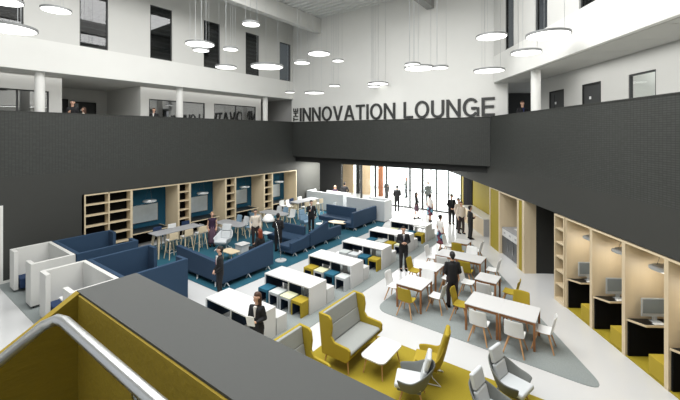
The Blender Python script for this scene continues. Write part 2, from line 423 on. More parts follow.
# ------------------------------------------------------------------ floor coverings (things)
def rug(name, pts, m, label, z=.006, h=.006, rnd=0):
    if rnd:
        out = []; n = len(pts)
        for i, p in enumerate(pts):
            p = Vector(p); a = (Vector(pts[i-1])-p); b = (Vector(pts[(i+1)%n])-p)
            k = min(rnd, a.length*.45, b.length*.45)
            A = p+a.normalized()*k; B = p+b.normalized()*k
            for j in range(7):
                t = j/6; out.append(tuple(A*(1-t)**2+p*2*t*(1-t)+B*t*t))
        pts = out
    return tag(MB().prism(pts, z-h, z+h).build(name, m), label, 'carpet')
rug('carpet', [(.0,-10.95),(6.85,-10.95),(7.2,-10.6),(7.2,.0),(6.4,2.2),(.0,2.2)], 'rug_teal', 'large teal carpet under the blue sofas and the café tables')
rug('carpet', [(.04,-15.3),(7.1,-15.3),(7.1,-11.9),(.04,-11.9)], 'rug_grey', 'grey carpet strip under the white and navy work pods')
rug('carpet', [(8.7,-14.2),(10.95,-14.2),(10.95,.3),(8.7,.3)], 'rug_grey', 'long straight grey carpet under the row of white benches tables')
rug('carpet', [(11.86,-8.8),(17.72,-9.02),(12.4,-.2),(11.86,-.2)], 'rug_grey', 'pointed grey carpet under the white dining tables', rnd=.55)
rug('carpet', [(11.75,-14.5),(19.2,-14.5),(17.1,-10.02),(11.75,-10.02)], 'rug_yellow', 'mustard yellow carpet under the lounge chairs and high-back settees', rnd=.3)

# ------------------------------------------------------------------ wall sign
sg = thing('wall_sign', 'raised dark grey lettering THE INNOVATION LOUNGE on the white far wall', 'sign', (0,.03,6.33))
LW = {'I':.135,'N':.70,'O':.78,'V':.72,'A':.74,'T':.62,'L':.54,'U':.68,'G':.76,'E':.58,'H':.68}
def letter(ch):                                  # plain grotesque capitals, 1 high
    w_ = LW[ch]; q = .135; P = []
    def ring(a0, a1, cx, cz, rx, rz, n=22):
        for i in range(n):
            a, b = R(a0+(a1-a0)*i/n), R(a0+(a1-a0)*(i+1)/n)
            o = lambda t, k: (cx+(rx-k)*math.cos(t), cz+(rz-k)*math.sin(t))
            P.append([o(a,q),o(a,0),o(b,0),o(b,q)])
    box = lambda a,b,c,d: P.append([(a,c),(b,c),(b,d),(a,d)])
    if ch == 'I': box(0,q,0,1)
    if ch == 'L': box(0,q,0,1); box(q,w_,0,.14)
    if ch == 'T': box((w_-q)/2,(w_+q)/2,0,.86); box(0,w_,.86,1)
    if ch == 'E': box(0,q,0,1); box(q,w_,0,.14); box(q,w_,.86,1); box(q,w_-.04,.44,.57)
    if ch == 'H': box(0,q,0,1); box(w_-q,w_,0,1); box(q,w_-q,.43,.57)
    if ch == 'N': box(0,q,0,1); box(w_-q,w_,0,1); P.append([(q,1),(q,.74),(w_-q,0),(w_-q,.26)])
    if ch == 'V': P.append([(0,1),(w_/2-.08,0),(w_/2,.0),(w_/2,.2),(q*1.08,1)]); P.append([(w_,1),(w_-q*1.08,1),(w_/2,.2),(w_/2,0),(w_/2+.08,0)])
    if ch == 'A': P.append([(0,0),(q*1.08,0),(w_/2,.8),(w_/2,1),(w_/2-.09,1)]); P.append([(w_,0),(w_/2+.09,1),(w_/2,1),(w_/2,.8),(w_-q*1.08,0)]); box(.2,w_-.2,.22,.35)
    if ch == 'O': ring(0,360,w_/2,.5,w_/2,.52,32)
    if ch == 'U': box(0,q,.3,1); box(w_-q,w_,.3,1); ring(180,360,w_/2,.32,w_/2,.34)
    if ch == 'G': ring(38,322,w_/2,.5,w_/2,.52,28); box(w_-q*.8,w_,.02,.5); box(w_*.52,w_-q*.8,.38,.52)
    return P
def put_word(word, x, hgt, gap, sp, mtx, w_end):
    tot = sum(sp if ch == ' ' else LW[ch]*hgt+gap for ch in word)-gap; k = (w_end-x)/tot
    for ch in word:
        if ch == ' ': x += sp*k; continue
        mb = MB()
        for pl in letter(ch):
            ar = sum(pl[i][0]*pl[(i+1)%len(pl)][1]-pl[(i+1)%len(pl)][0]*pl[i][1] for i in range(len(pl)))
            if ar > 0: pl = pl[::-1]
            mb.prism_y([(a*hgt*k, b*hgt) for a, b in pl], -.075, -.005)
        o = mb.build('letter', 'letter', sg); o.matrix_local = mtx @ Matrix.Translation((x,0,0))
        x += (LW[ch]*hgt+gap)*k
put_word('INNOVATION LOUNGE', .68, .92, .1, .36, Matrix(), 13.42)
put_word('THE', .0, .44, .06, .2, Matrix.Translation((.5,0,.02)) @ Matrix.Rotation(R(-90),4,'Y'), .9)

# ------------------------------------------------------------------ left wall joinery
def bookcase(loc, wd, cols, label, dep=.36, group=None, rz=0, H=2.88, gap=.03):
    t = thing('bookcase', label, 'bookcase', loc, rz, group)
    th = .05
    f = MB()
    for k in range(cols+1):
        y = k*(wd-th)/cols; f.box(-dep,.03,y,y+th,0,H)
    f.box(-dep,.03,th,wd-th,H-th,H).box(-dep,.03,th,wd-th,.0,.1)
    f.build('frame','birch',t)
    for k in range(cols):
        for i in range(6):
            z = .1+(i)*(H-.1)/6
            if i: MB().box(-dep+.01,.01,k*(wd-th)/cols+th,(k+1)*(wd-th)/cols,z-.02,z+.02).build('shelf','birch',t)
    MB().box(-dep-.02,-dep,.02,wd-.02,.05,H-.02).build('back_panel','black_matt',t)
    return t
bookcase((0,BAY[0][0],0), BAY[0][1]-BAY[0][0], 2, 'wide open birch bookcase two columns wide, at the left end of the blue alcoves')
for (a, b), lb in zip((BAY[2],BAY[4],BAY[6]), ('narrow birch bookcase between the first and second blue alcoves from the left','narrow birch bookcase between the second and third blue alcoves','narrow birch bookcase beside the farthest blue alcove')):
    bookcase((0,a,0), b-a, 1, lb)
names = ['nearest the wide bookcase', 'second from the left', 'third from the left', 'farthest away']
for i, k in enumerate((1,3,5,7)):
    a, b = BAY[k]; wd = b-a
    t = thing('alcove_unit', 'birch alcove with teal felt back wall, '+names[i], 'alcove', (0,a,0), 0)
    f = MB().box(-1.2,.03,.0,.05,0,2.88).box(-1.2,.03,wd-.05,wd,0,2.88).box(-1.2,.03,.05,wd-.05,2.83,2.88)
    f.build('surround','birch',t)
    MB().box(-1.25,-1.18,.05,wd-.05,0,2.83).build('back_panel','teal_felt',t)
    o = thing('wall_board', 'pale grey wall board on the teal back of the alcove '+names[i], 'board', (-1.17,a+.35,1.0), 0)
    MB().box(.0,.04,0,1.42,0,.85).build('panel','board',o); MB().box(.0,.05,-.02,0,-.02,.87).box(.0,.05,1.42,1.44,-.02,.87).box(.0,.05,0,1.42,.85,.87).box(.0,.05,0,1.42,-.02,0).build('frame','chrome',o)
    o = thing('desk', 'black alcove desk with a birch edge, in the alcove '+names[i], 'desk', (-1.1,a+.1,0), 0)
    MB().box(.02,1.0,.0,1.75,.72,.75).build('desktop','black',o)
    MB().box(1.0,1.03,0,1.78,.71,.755).box(.02,1.0,1.75,1.78,.71,.755).build('edge','birch',o)
    MB().box(.1,.9,.2,.24,0,.72).build('side_panel','black_matt',o); MB().box(.1,.14,.24,1.6,0,.72).build('modesty_panel','black_matt',o)
    MB().box(.86,.92,1.68,1.74,0,.72).build('leg','birch',o)
    o = thing('pendant_lamp', 'small round silver pendant over the desk of the alcove '+names[i], 'lamp', (-.45,a+1.05,2.12), 0, None)
    MB().lathe([(.02,.06),(.3,.05),(.31,.0),(.28,-.02)],n=28).build('lamp_shade','silver_plastic',o)
    MB().lathe([(.0,-.024),(.27,-.024),(.27,-.018),(0,-.018)],n=28,cap=False).build('diffuser','lamp_booth',o)
    c = MB()
    for q in range(3): c.rod((.2*math.cos(q*2.1),.2*math.sin(q*2.1),.05),(.05*math.cos(q*2.1),.05*math.sin(q*2.1),.71),.004,n=5)
    c.build('cable','steel_dark',o)
    l = bpy.data.lights.new('alcove_bulb','POINT'); l.energy = 7; l.color = (1,.96,.9); l.shadow_soft_size = .2
    q = bpy.data.objects.new('alcove_bulb', l); COL.objects.link(q); q.location = (-.45,a+1.05,2.1)

# ------------------------------------------------------------------ right wall joinery
NB = [7.61,8.80,10.0,11.2]
bn = ['beside the narrow bookcase','second from the narrow bookcase','third from the narrow bookcase','cut by the right edge']
for i, r1 in enumerate([11.2,9.995,8.79,7.585]):
    r0 = r1-1.2
    for_ = bn[i]
    t = thing('booth_unit', 'birch study booth open to the floor, '+for_, 'booth', Rp(r0,0), ANG)
    MB().box(0,1.5,0,.05,0,2.82).build('side_panel','birch',t)
    MB().box(0,1.5,1.15,1.2,0,2.82).build('side_panel','birch',t)
    MB().box(0,1.5,.05,1.15,2.77,2.82).build('top_panel','birch',t)
    MB().box(1.5,1.56,0,1.2,0,2.82).build('back_panel','birch',t)
    MB().box(.02,1.5,.05,1.15,0,.03).build('plinth','yellow_panel',t)
    d = thing('desk', 'black booth desk with a birch edge in the booth '+for_, 'desk', Rp(r0,0), ANG)
    MB().prism([(.06,1.13),(.3,.9),(1.45,.9),(1.45,1.14),(.06,1.14)][::1] if False else [(.02,1.14),(.02,1.12),(.24,.82),(1.45,.82),(1.45,1.14)],.905,.935).build('desktop','black',d)
    MB().prism([(.0,1.12),(.23,.8),(1.45,.8),(1.45,.82),(.24,.82),(.02,1.12)],.895,.94).build('edge','birch',d)
    MB().box(.05,1.45,1.1,1.14,.035,.895).build('front_panel','black_matt',d)
    b = thing('bench', 'yellow upholstered cube bench in the booth '+for_, 'bench', Rp(r0,0), ANG)
    MB().box(.03,1.4,.06,.5,.035,.47).build('seat','yellow_fabric',b,bevel=.02)
    m = thing('monitor', 'silver desktop computer on the desk of the booth '+for_, 'monitor', Rp(r0,0,.937), ANG)
    MB().box(.28,.88,1.0,1.03,.12,.56).build('screen_housing','silver_plastic',m,bevel=.008)
    MB().box(.31,.85,.993,1.0,.2,.535).build('screen','screen',m)
    MB().box(.56,.66,1.03,1.06,.0,.3).box(.5,.72,.93,1.08,0,.012).build('stand','silver_plastic',m)
    k = tag(MB().box(.45,.84,.84,.92,0,.015).build('keyboard','white_plastic',None,bevel=.004), 'thin white keyboard on the desk of the booth '+for_, 'keyboard')
    k.location = Rp(r0,0,.938); k.rotation_euler = (0,0,ANG)
    p = thing('pendant_lamp', 'round grey glass pendant lamp hanging in the booth '+for_, 'lamp', Rp(r0+.65,.52,2.33), ANG)
    MB().lathe([(.06,.06),(.22,.06),(.29,.02),(.29,-.01),(.23,-.04),(.06,-.04)],n=28).build('lamp_shade','silver_plastic',p)
    MB().lathe([(0,-.044),(.2,-.044),(.2,-.04),(0,-.04)],n=28,cap=False).build('diffuser','lamp_booth',p)
    c = MB()
    for q in range(3): c.rod((.15*math.cos(q*2.1),.15*math.sin(q*2.1),.04),(.03*math.cos(q*2.1),.03*math.sin(q*2.1),.47),.004,n=5)
    c.build('cable','steel_dark',p)
    l = bpy.data.lights.new('booth_bulb','POINT'); l.energy = 8; l.color = (1,.97,.92); l.shadow_soft_size = .15
    q = bpy.data.objects.new('booth_bulb', l); COL.objects.link(q); q.location = Rp(r0+.6,.55,2.16)
bk = bookcase(Rp(11.22,0), .56, 1, 'narrow tall birch bookcase at the far end of the study booths', dep=.36, rz=ANG+PI, H=2.82)
bk.location = Rp(11.78,0,0)

def rthing(name, label, cat, r, x=0, z=0): return thing(name, label, cat, Rp(r,x,z), ANG)
# servery: yellow panels, recycling counter, bar
t = rthing('wall_cabinet','tall yellow panelled cupboard left of the dark passage opening','cabinet',14.1)
MB().box(.02,.5,0,.3,0,2.8).build('door','yellow_panel',t); MB().box(.0,.5,-.02,0,0,2.84).box(0,.5,.3,.38,0,2.84).box(0,.5,0,.3,2.8,2.84).build('frame','birch',t)
t = rthing('servery_alcove','birch framed alcove holding the recycling counter','alcove',14.5)
MB().box(0,1.5,1.78,1.88,0,2.84).box(0,1.5,0,.04,0,2.84).box(0,1.5,.04,1.78,2.78,2.84).build('surround','birch',t)
MB().box(1.5,1.55,0,1.88,0,2.84).build('back_panel','yellow_panel',t)
t = rthing('recycling_counter','white recycling counter with dark grey doors in the birch alcove','counter',14.6,.1)
MB().box(.0,.9,0,1.65,1.18,1.22).build('worktop','grey_laminate',t)
MB().box(.02,.88,.01,1.64,0,.82).build('body','pale_grey_plastic',t)
for k in range(3):
    y = .03+k*.54
    dr = MB().box(.0,.02,y,y+.52,.86,1.17).build('drawer','white_laminate',t); MB().box(-.004,0,y+.18,y+.34,.98,1.06).build('slot','grey_laminate',dr)
    dd = MB().box(.0,.02,y,y+.52,.05,.84).build('door','steel_dark',t); MB().box(-.02,0,y+.46,y+.48,.3,.75).build('handle','chrome',dd)
MB().box(.02,.88,.01,1.64,.82,1.18).build('drawer_case','white_laminate',t)
t = tag(MB().box(.35,.62,.8,1.25,0,.02).build('tray','white_plastic',None,bevel=.005),'flat white tray on top of the recycling counter','tray'); t.location = Rp(14.6,.1,1.222); t.rotation_euler=(0,0,ANG)
t = rthing('wall_cabinet','tall yellow panelled cupboard between the bar and the recycling counter','cabinet',16.42)
MB().box(.02,.5,.0,.96,0,2.82).build('door','yellow_panel',t); MB().box(0,1.5,.98,1.06,0,2.86).box(0,.5,0,.96,2.82,2.86).build('frame','birch',t)
t = rthing('wall_cladding','broad yellow wall panel behind the white-topped bar','panel',17.5)
MB().box(.93,1.0,0,5.25,0,2.94).build('panel','yellow_panel',t)
t = rthing('cupboard','tall black cupboard at the far end of the bar','cupboard',22.8)
MB().box(.92,1.55,0,1.8,0,2.94).build('body','black_matt',t)
MB().box(.9,.92,.02,.89,.05,2.9).build('door','black_matt',t); MB().box(.9,.92,.91,1.78,.05,2.9).build('door','black_matt',t)
t = rthing('wall_cladding','narrow yellow wall strip beside the glass front','panel',24.62)
MB().box(.9,1.0,0,.7,0,2.94).build('panel','yellow_panel',t)
t = thing('bar_counter','long birch bar counter with a white top','counter', Rp(18.95,.24), ANG)
MB().box(.0,.55,.0,3.6,.0,.9).build('body','birch',t); MB().box(-.04,.62,-.04,3.64,.9,.95).build('worktop','white_laminate',t)
MB().box(.0,.55,-.02,0,.0,.9).build('end_panel','grey_laminate',t)

# reception desks
def reception(name, label, x0, x1, y0, y1, h, wing):
    t = thing('reception_desk', label, 'desk', (x0,y0,0))
    W, D = x1-x0, y1-y0
    MB().box(0,W,0,.12,.06,h).build('front_panel','pale_grey_plastic',t)
    MB().box(W-.12,W,.12,D,.06,h).build('end_panel','pale_grey_plastic',t)
    MB().box(0,.12,.12,D,.06,h).build('end_panel','pale_grey_plastic',t)
    MB().box(.12,W-.12,.12,.75,.72,.76).build('worktop','white_laminate',t)
    MB().box(wing,W-.12,D-.12,D,.06,h).build('back_panel','pale_grey_plastic',t)
    MB().box(.05,W-.05,.03,.09,.0,.06).build('plinth','steel_dark',t)
reception('a','pale grey reception desk with a woman behind it, by the left wall end',.1,3.4,1.35,2.3,1.3,1.2)
reception('b','pale grey reception desk right of the other, behind the blue corner sofa',4.0,6.85,.9,1.9,1.3,1.2)

# ------------------------------------------------------------------ work pods
def pod(label, x0, x1, y0, y1, side, m, seat='navy_fabric'):
    """side=-1: opening on the -y side; +1: opening on +y side"""
    t = thing('work_pod', label, 'pod', (x0,y0,.0125)); W, D, T, H = x1-x0, y1-y0, .12, 1.4
    lo = .08
    MB().box(0,T,0,D,lo,H).build('side_panel',m,t,bevel=.01); MB().box(W-T,W,0,D,lo,H).build('side_panel',m,t,bevel=.01)
    yb = D-T if side < 0 else 0; yf = 0 if side < 0 else D-T
    MB().box(T,W-T,yb,yb+T,lo,H).build('back_panel',m,t,bevel=.01)
    MB().box(T,.55,yf,yf+T,lo,H).build('return_panel',m,t,bevel=.01); MB().box(W-.55,W-T,yf,yf+T,lo,H).build('return_panel',m,t,bevel=.01)
    s = .12 if side < 0 else .25
    MB().box(T,T+.55,.15,D-.15,.12,.45).build('seat',seat,t,bevel=.02)
    MB().box(W-T-.55,W-T,.15,D-.15,.12,.45).build('seat',seat,t,bevel=.02)
    MB().box(T+.62,W-T-.62,.25,D-.2,.70,.735).build('table_top','white_laminate',t)
    MB().rod((W/2,D/2,.0),(W/2,D/2,.70),.04).build('table_leg','chrome',t)
    for x in (.1,W-.1):
        for y in (.1,D-.1): MB().rod((x,y,0),(x,y,.09),.03).build('foot','black',t)
pod('white work pod nearest the dark left wall', .82,3.32,-15.12,-13.95,-1,'white_soft')
pod('white work pod right of the other, half behind the yellow guard', 4.2,6.7,-15.12,-13.95,-1,'white_soft')
pod('navy work pod backing onto the leftmost white pod, by the wide bookcase', .85,3.35,-13.93,-11.95,1,'blue_fabric')
pod('navy work pod with a white table inside, in front of the high wooden stools', 4.22,6.75,-13.93,-11.95,1,'blue_fabric')

# ------------------------------------------------------------------ blue sofas
def sofa_side(t, L, prof, seat_d=.68, s0=0, s1=0):
    """local: back panel at x=0..-.16 running along y 0..L, seat on -x side; prof = [(y,h)...] top of back"""
    MB().prism_x([(0,.17)]+[(L,.17)]+[(y,h) for y,h in prof[::-1]], -.16, 0).build('backrest','blue_fabric',t,bevel=.02)
    MB().box(-.16-seat_d,-.16,s0+.02,L-s1-.02,.16,.3).build('base','blue_fabric',t,bevel=.02)
    MB().box(-.18-seat_d,-.17,s0,L-s1,.3,.45).build('seat_cushion','blue_fabric',t,bevel=.035,seg=3)
    n = max(2, int(L/1.0)+1)
    for k in range(n):
        y = .25+k*(L-.5)/(n-1)
        for x in (-.06,-.1-seat_d):
            MB().rod((x,y-.02,.17),(x+.07,y+.06,0.0),.024,.018).rod((x,y,.17),(x-.06,y-.06,0.0),.024,.018).build('leg','white_metal',t)
Sf = lambda label, x, y, rz=0: thing('sofa', label, 'sofa', (x,y,0.012), rz)
t = Sf('long blue sofa whose tall back faces the nearest white tables', 6.85,-10.75)
sofa_side(t, 2.45, [(0,.86),(2.45,1.12)], s0=.17)
t = Sf('blue sofa joining it at the corner, its low back towards the navy pods', 3.9,-10.75, R(-90))
# rotated: local y -> +x, local x -> -y ; seat on +y side
sofa_side(t, 2.78, [(0,1.0),(2.78,.86)], s1=.72)
t = Sf('low blue seat end with tilted arm beside the tall arc lamp', 6.62,-7.0)
sofa_side(t, 1.2, [(0,.62),(.8,.68),(1.2,.78)], .7)
t = Sf('blue sofa with a back stepped up in the middle, beside the second white table row', 6.62,-5.75)
sofa_side(t, 2.45, [(0,.8),(1.3,1.08),(1.32,.7),(2.45,.7)] if False else [(0,.80),(1.35,1.1),(1.37,.68),(2.45,.68)], .7)
t = Sf('blue sofa with its back to the café tables, beside the stepped blue sofa', 5.75,-5.1, R(90))
sofa_side(t, 1.75, [(0,.86),(1.75,.86)], .8)
t = Sf('blue sofa with a tall end panel nearest the reception desk', 6.45,-1.95)
sofa_side(t, 2.6, [(0,1.03),(2.6,1.03)], .5)
t = Sf('blue sofa facing the wooden coffee table, in front of the reception desks', 5.76,-.55, R(90))
sofa_side(t, 2.2, [(0,1.0),(2.2,1.0)], .75)

# ------------------------------------------------------------------ white bench tables with cube stools
def bench_table():
    t = thing('white_table','', 'table')
    MB().box(0,2,0,.8,.76,.80).build('tabletop','white_laminate',t,bevel=.004)
    for x in (0,1.95):
        MB().box(x,x+.05,0,.8,0,.76).build('end_panel','white_laminate',t)
    MB().box(.05,.06,.02,.78,.12,.755).build('lining','navy_inner',t)
    c = MB().box(.98,1.02,.1,.7,0,.76).build('centre_panel','white_laminate',t); MB().box(1.02,1.028,.12,.68,.1,.75).build('lining','navy_inner',c)
    MB().box(.06,.98,.68,.7,.3,.76).build('modesty_panel','navy_inner',t)
    return t
def long_bench():
    t = thing('white_bench','', 'bench')
    MB().box(0,1.96,0,.38,.41,.45).build('seat','white_laminate',t,bevel=.004)
    for x in (0,1.91): MB().box(x,x+.05,0,.38,0,.41).build('end_panel','white_laminate',t)
    MB().box(.95,.99,.04,.34,0,.41).build('centre_panel','white_laminate',t)
    return t
def cube_stool(col, body):
    t = thing('cube_stool','', 'stool')
    f = MB().box(0,.05,0,.42,0,.42).box(.37,.42,0,.42,0,.42).box(.05,.37,0,.42,.36,.42)
    f.build('body',body,t,bevel=.005)
    MB().box(.05,.056,.01,.41,0,.36).box(.364,.37,.01,.41,0,.36).box(.056,.364,.01,.41,.354,.36).box(.056,.364,.3,.31,.02,.354).build('lining','navy_inner',t)
    MB().box(0,.42,0,.42,.42,.45).build('seat_pad',col,t,bevel=.012)
    return t
BT = Kit(bench_table); LB = Kit(long_bench); CS = Kit(cube_stool)
ROW = ['nearest the grey guard','second from the grey guard','third from the grey guard','fourth from the grey guard','fifth from the grey guard','farthest away, nearest the glass front']
cols = {'teal':('teal_fabric','teal_fabric'),'white':('greywhite_fabric','pale_grey_plastic'),'cream':('cream_fabric','pale_grey_plastic'),'yellow':('yellow_fabric','yellow_fabric'),'grey':('light_fabric','pale_grey_plastic')}
stl = [ ['teal','white','cream','yellow'], ['teal','white','cream','yellow'], ['yellow','cream','teal','white'], ['white','grey','teal','yellow'], ['teal','white','yellow','cream'], ['cream','white','teal','yellow'] ]
Z1 = .013
for i in range(6):
    y = -12.46+2.2*i+(0.03 if i > 3 else 0)
    BT((), (8.5,y,Z1), 0, 'long white table with open ends, '+ROW[i], 'long white tables in a row')
    LB((), (8.52,y+.86,Z1), 0, 'low white bench behind the long white table '+ROW[i], 'low white benches')
    for k, c in enumerate(stl[i]):
        CS(cols[c], (8.55+k*.49,y-.22-.1,Z1), 0, '%s cube stool, %s along the long white table %s' % ({'grey':'light grey'}.get(c,c), ['leftmost','second','third','rightmost'][k], ROW[i]), 'cube stools at the long white tables')

# ------------------------------------------------------------------ dining furniture
def dining_table(W, D):
    t = thing('dining_table','', 'table')
    MB().box(0,W,0,D,.72,.745).build('tabletop','white_laminate',t,bevel=.004)
    MB().box(.01,W-.01,.01,D-.01,.70,.72).box(.04,W-.04,.04,.06,.64,.70).box(.04,W-.04,D-.06,D-.04,.64,.70).box(.04,.06,.06,D-.06,.64,.70).box(W-.06,W-.04,.06,D-.06,.64,.70).build('frame','walnut',t)
    for x in (.01,W-.06):
        for y in (.01,D-.06): MB().box(x,x+.05,y,y+.05,0,.70).build('leg','walnut',t)
    return t
def shell_chair(col, legm='oak', hs=.45, stool=False):
    """faces local -y; seat centre at origin"""
    t = thing('dining_chair','', 'chair')
    s = []
    for j in range(7):
        v = j/6; y = -.2+.4*v; row = []
        for i in range(7):
            u = i/6*2-1; z = hs+.02*abs(u)**2+.02*(abs(v-.5)*2)**2-.012
            row.append((u*.23*(1-.06*(1-v)), y, z))
        s.append(row)
    MB().grid(s).build('seat', col, t, solid=.022, subd=1)
    b = []
    for j in range(7):
        v = j/6; z = hs+v*.43; y = .20+.10*v+ (.0 if j else -.0); row = []
        for i in range(7):
            u = i/6*2-1; row.append((u*(.235-.02*v), y-.045*u*u*(1), z))
        b.append(row)
    MB().grid(b).build('backrest', col, t, solid=.02, subd=1)
    MB().box(-.14,.14,-.14,.14,hs-.045,hs-.02).build('seat_frame', legm, t)
    for sx in (-1,1):
        for sy in (-1,1):
            MB().rod((sx*.12,sy*.12,hs-.03),(sx*.24,sy*.25,0),.024,.015,8).build('leg', legm, t)
    return t
DT = Kit(dining_table); SC = Kit(shell_chair)
Z2 = .013
GT = 'white dining tables with walnut legs'
DT((.875,.93), (14.5,-8.35,Z2), 0, 'left half of the pair of white dining tables nearest the camera', GT)
DT((.875,.93), (15.375,-8.35,Z2), 0, 'right half of the pair of white dining tables nearest the camera', GT)
DT((.85,.9), (12.35,-8.28,Z2), 0, 'square white dining table nearest the yellow high-back settee', GT)
DT((.63,.83), (12.4,-6.63,Z2), 0, 'small white dining table between the square one and the long one', GT)
DT((.86,.83), (12.33,-4.93,Z2), 0, 'left half of the long white dining table behind the standing man', GT)
DT((.86,.83), (13.19,-4.93,Z2), 0, 'right half of the long white dining table behind the standing man', GT)
DT((.66,.7), (14.25,-6.46,Z2), 0, 'small white dining table right of the standing man', GT)
DT((.62,.62), (12.36,-2.93,Z2), 0, 'small white dining table farthest back, near the bar', GT)
G2 = 'dining chairs around the white tables'
W_, Y_ = ('white_plastic',), ('yellow_fabric',)
F, B, L_, R_ = R(180), 0, R(90), R(-90)      # F faces +y, B faces -y, L_ faces +x, R_ faces -x
for key, x, y, rz, lab in [
    (W_,14.98,-8.6,F,'white chair at the near side of the front table pair, left one'),
    (W_,15.83,-8.6,F,'white chair at the near side of the front table pair, right one'),
    (Y_,14.25,-7.85,L_,'yellow chair at the left end of the front table pair'),
    (W_,16.38,-7.98,R_,'white chair at the right end of the front table pair'),
    (Y_,15.7,-7.15,B,'yellow chair on the far side of the front table pair'),
    (W_,12.08,-7.85,L_,'white chair left of the square table by the settee'),
    (Y_,12.85,-8.5,F,'yellow chair on the near side of the square table by the settee'),
    (W_,12.85,-7.15,B,'white chair on the far side of the square table by the settee'),
    (W_,13.48,-7.75,R_,'white chair right of the square table by the settee'),
    (Y_,12.08,-6.25,L_,'yellow chair left of the small table, farther left than the standing man'),
    (W_,13.3,-6.2,R_,'white chair right of the small table, beside the standing man'),
    (W_,12.05,-4.5,L_,'white chair at the left end of the long table'),
    (W_,12.78,-5.18,F,'white chair on the near side of the long table'),
    (Y_,13.6,-5.18,F,'yellow chair on the near side of the long table'),
    (W_,14.35,-4.5,R_,'white chair at the right end of the long table'),
    (W_,13.35,-3.8,B,'white chair on the far side of the long table'),
    (W_,13.95,-6.15,L_,'white chair left of the small table right of the standing man'),
    (Y_,15.25,-6.1,R_,'yellow chair right of the small table by the booths'),
    (W_,14.65,-6.72,F,'white chair on the near side of the small table right of the standing man'),
    (W_,12.08,-2.6,L_,'white chair left of the farthest small table'),
    (W_,13.25,-2.6,R_,'white chair right of the farthest small table'),
    (Y_,12.68,-3.2,F,'yellow chair on the near side of the farthest small table'),
    ]:
    SC(key, (x,y,Z2), rz, lab, G2)
SC(Y_, (18.0,-10.35,.0), R(-140), 'yellow chair back at the bottom right edge, in front of the booths')

# ------------------------------------------------------------------ café tables along the left wall
def high_table():
    t = thing('high_table','','table')
    MB().prism([(0,0),(.78,.0),(.78,2.2),(0,2.2)],1.02,1.05).build('tabletop','grey_laminate',t,bevel=.006)
    MB().box(.1,.68,.15,.2,.94,1.02).box(.1,.68,2.0,2.05,.94,1.02).build('frame','birch',t)
    for x, dx in ((.14,-.1),(.64,.1)):
        for y, dy in ((.18,-.08),(2.02,.08)): MB().rod((x,y,1.0),(x+dx,y+dy,0),.04,.028,8).build('leg','birch',t)
    return t
def low_table():
    t = thing('low_table','','table')
    pts = [(0,.12),(.3,0),(1.9,.18),(2.05,.4),(1.85,.86),(1.6,.92),(.25,.98),(0,.8)]
    MB().prism(pts,.715,.74).build('tabletop','grey_laminate',t,bevel=.006)
    MB().box(.25,1.7,.4,.5,.66,.715).build('frame','birch',t)
    for x, y in ((.25,.25),(.25,.75),(1.75,.35),(1.7,.72)): MB().rod((x,y,.7),(x+(.1 if x>1 else -.1),y+(.1 if y>.5 else -.1),0),.035,.024,8).build('leg','birch',t)
    return t
def bar_stool(col, legm='birch'):
    t = thing('bar_stool','','stool'); hs = .8
    MB().box(-.19,.19,-.19,.17,hs-.02,hs+.02).build('seat', 'white_plastic' if col=='birch' else col, t, bevel=.015)
    MB().prism_y([(-.21,hs+.02),(.21,hs+.02),(.2,hs+.32),(-.2,hs+.32)],.16,.2).build('backrest', col, t, bevel=.012)
    for sx in (-1,1):
        for sy in (-1,1): MB().rod((sx*.14,sy*.13,hs-.02),(sx*.23,sy*.22,0),.026,.018,8).build('leg', legm, t)
    MB().rod((-.19,-.18,.28),(.19,-.18,.28),.012,n=6).rod((-.19,.18,.28),(.19,.18,.28),.012,n=6).rod((-.19,-.18,.28),(-.19,.18,.28),.012,n=6).rod((.19,-.18,.28),(.19,.18,.28),.012,n=6).build('footrest','chrome',t)
    return t
HT = Kit(high_table); LT = Kit(low_table); BS = Kit(bar_stool)
HT((), (1.35,-10.65,Z2), 0, 'long grey-topped high table with birch legs, near the first alcove')
HT((), (1.3,-1.75,Z2), 0, 'long grey-topped high table with birch legs, farthest away near the reception desk')
LT((), (.85,-7.1,Z2), R(0), 'grey-topped low café table beside the woman in a long plum skirt')
LT((), (.85,-4.0,Z2), R(0), 'grey-topped low café table behind the man in a cream shirt')
for k, y in enumerate((-10.1,-9.4,-8.7)):
    BS(('birch',), (2.35,y,Z2), R(-90), '%s birch-backed bar stool on the open side of the nearest high table' % ['first','second','third'][k], 'birch bar stools')
    BS((['navy_fabric','white_plastic','navy_fabric'][k],), (1.08,y+.1,Z2), R(90), '%s bar stool on the wall side of the nearest high table, %s' % (['navy','white','navy'][k], ['first','middle','last'][k]), 'coloured bar stools')
for k, y in enumerate((-1.35,-.65,.05)):
    BS(('birch',), (2.35,y,Z2), R(-90), '%s birch-backed bar stool at the farthest high table' % ['first','second','third'][k], 'birch bar stools')
BS(('white_plastic',), (1.0,-1.9,Z2), R(90), 'white bar stool on the wall side of the farthest high table', 'coloured bar stools')
BS(('navy_fabric',), (1.0,-1.0,Z2), R(90), 'navy bar stool on the wall side of the farthest high table', 'coloured bar stools')
BS(('white_plastic',), (1.0,-.2,Z2), R(90), 'white bar stool near the reception desk end of the farthest high table', 'coloured bar stools')

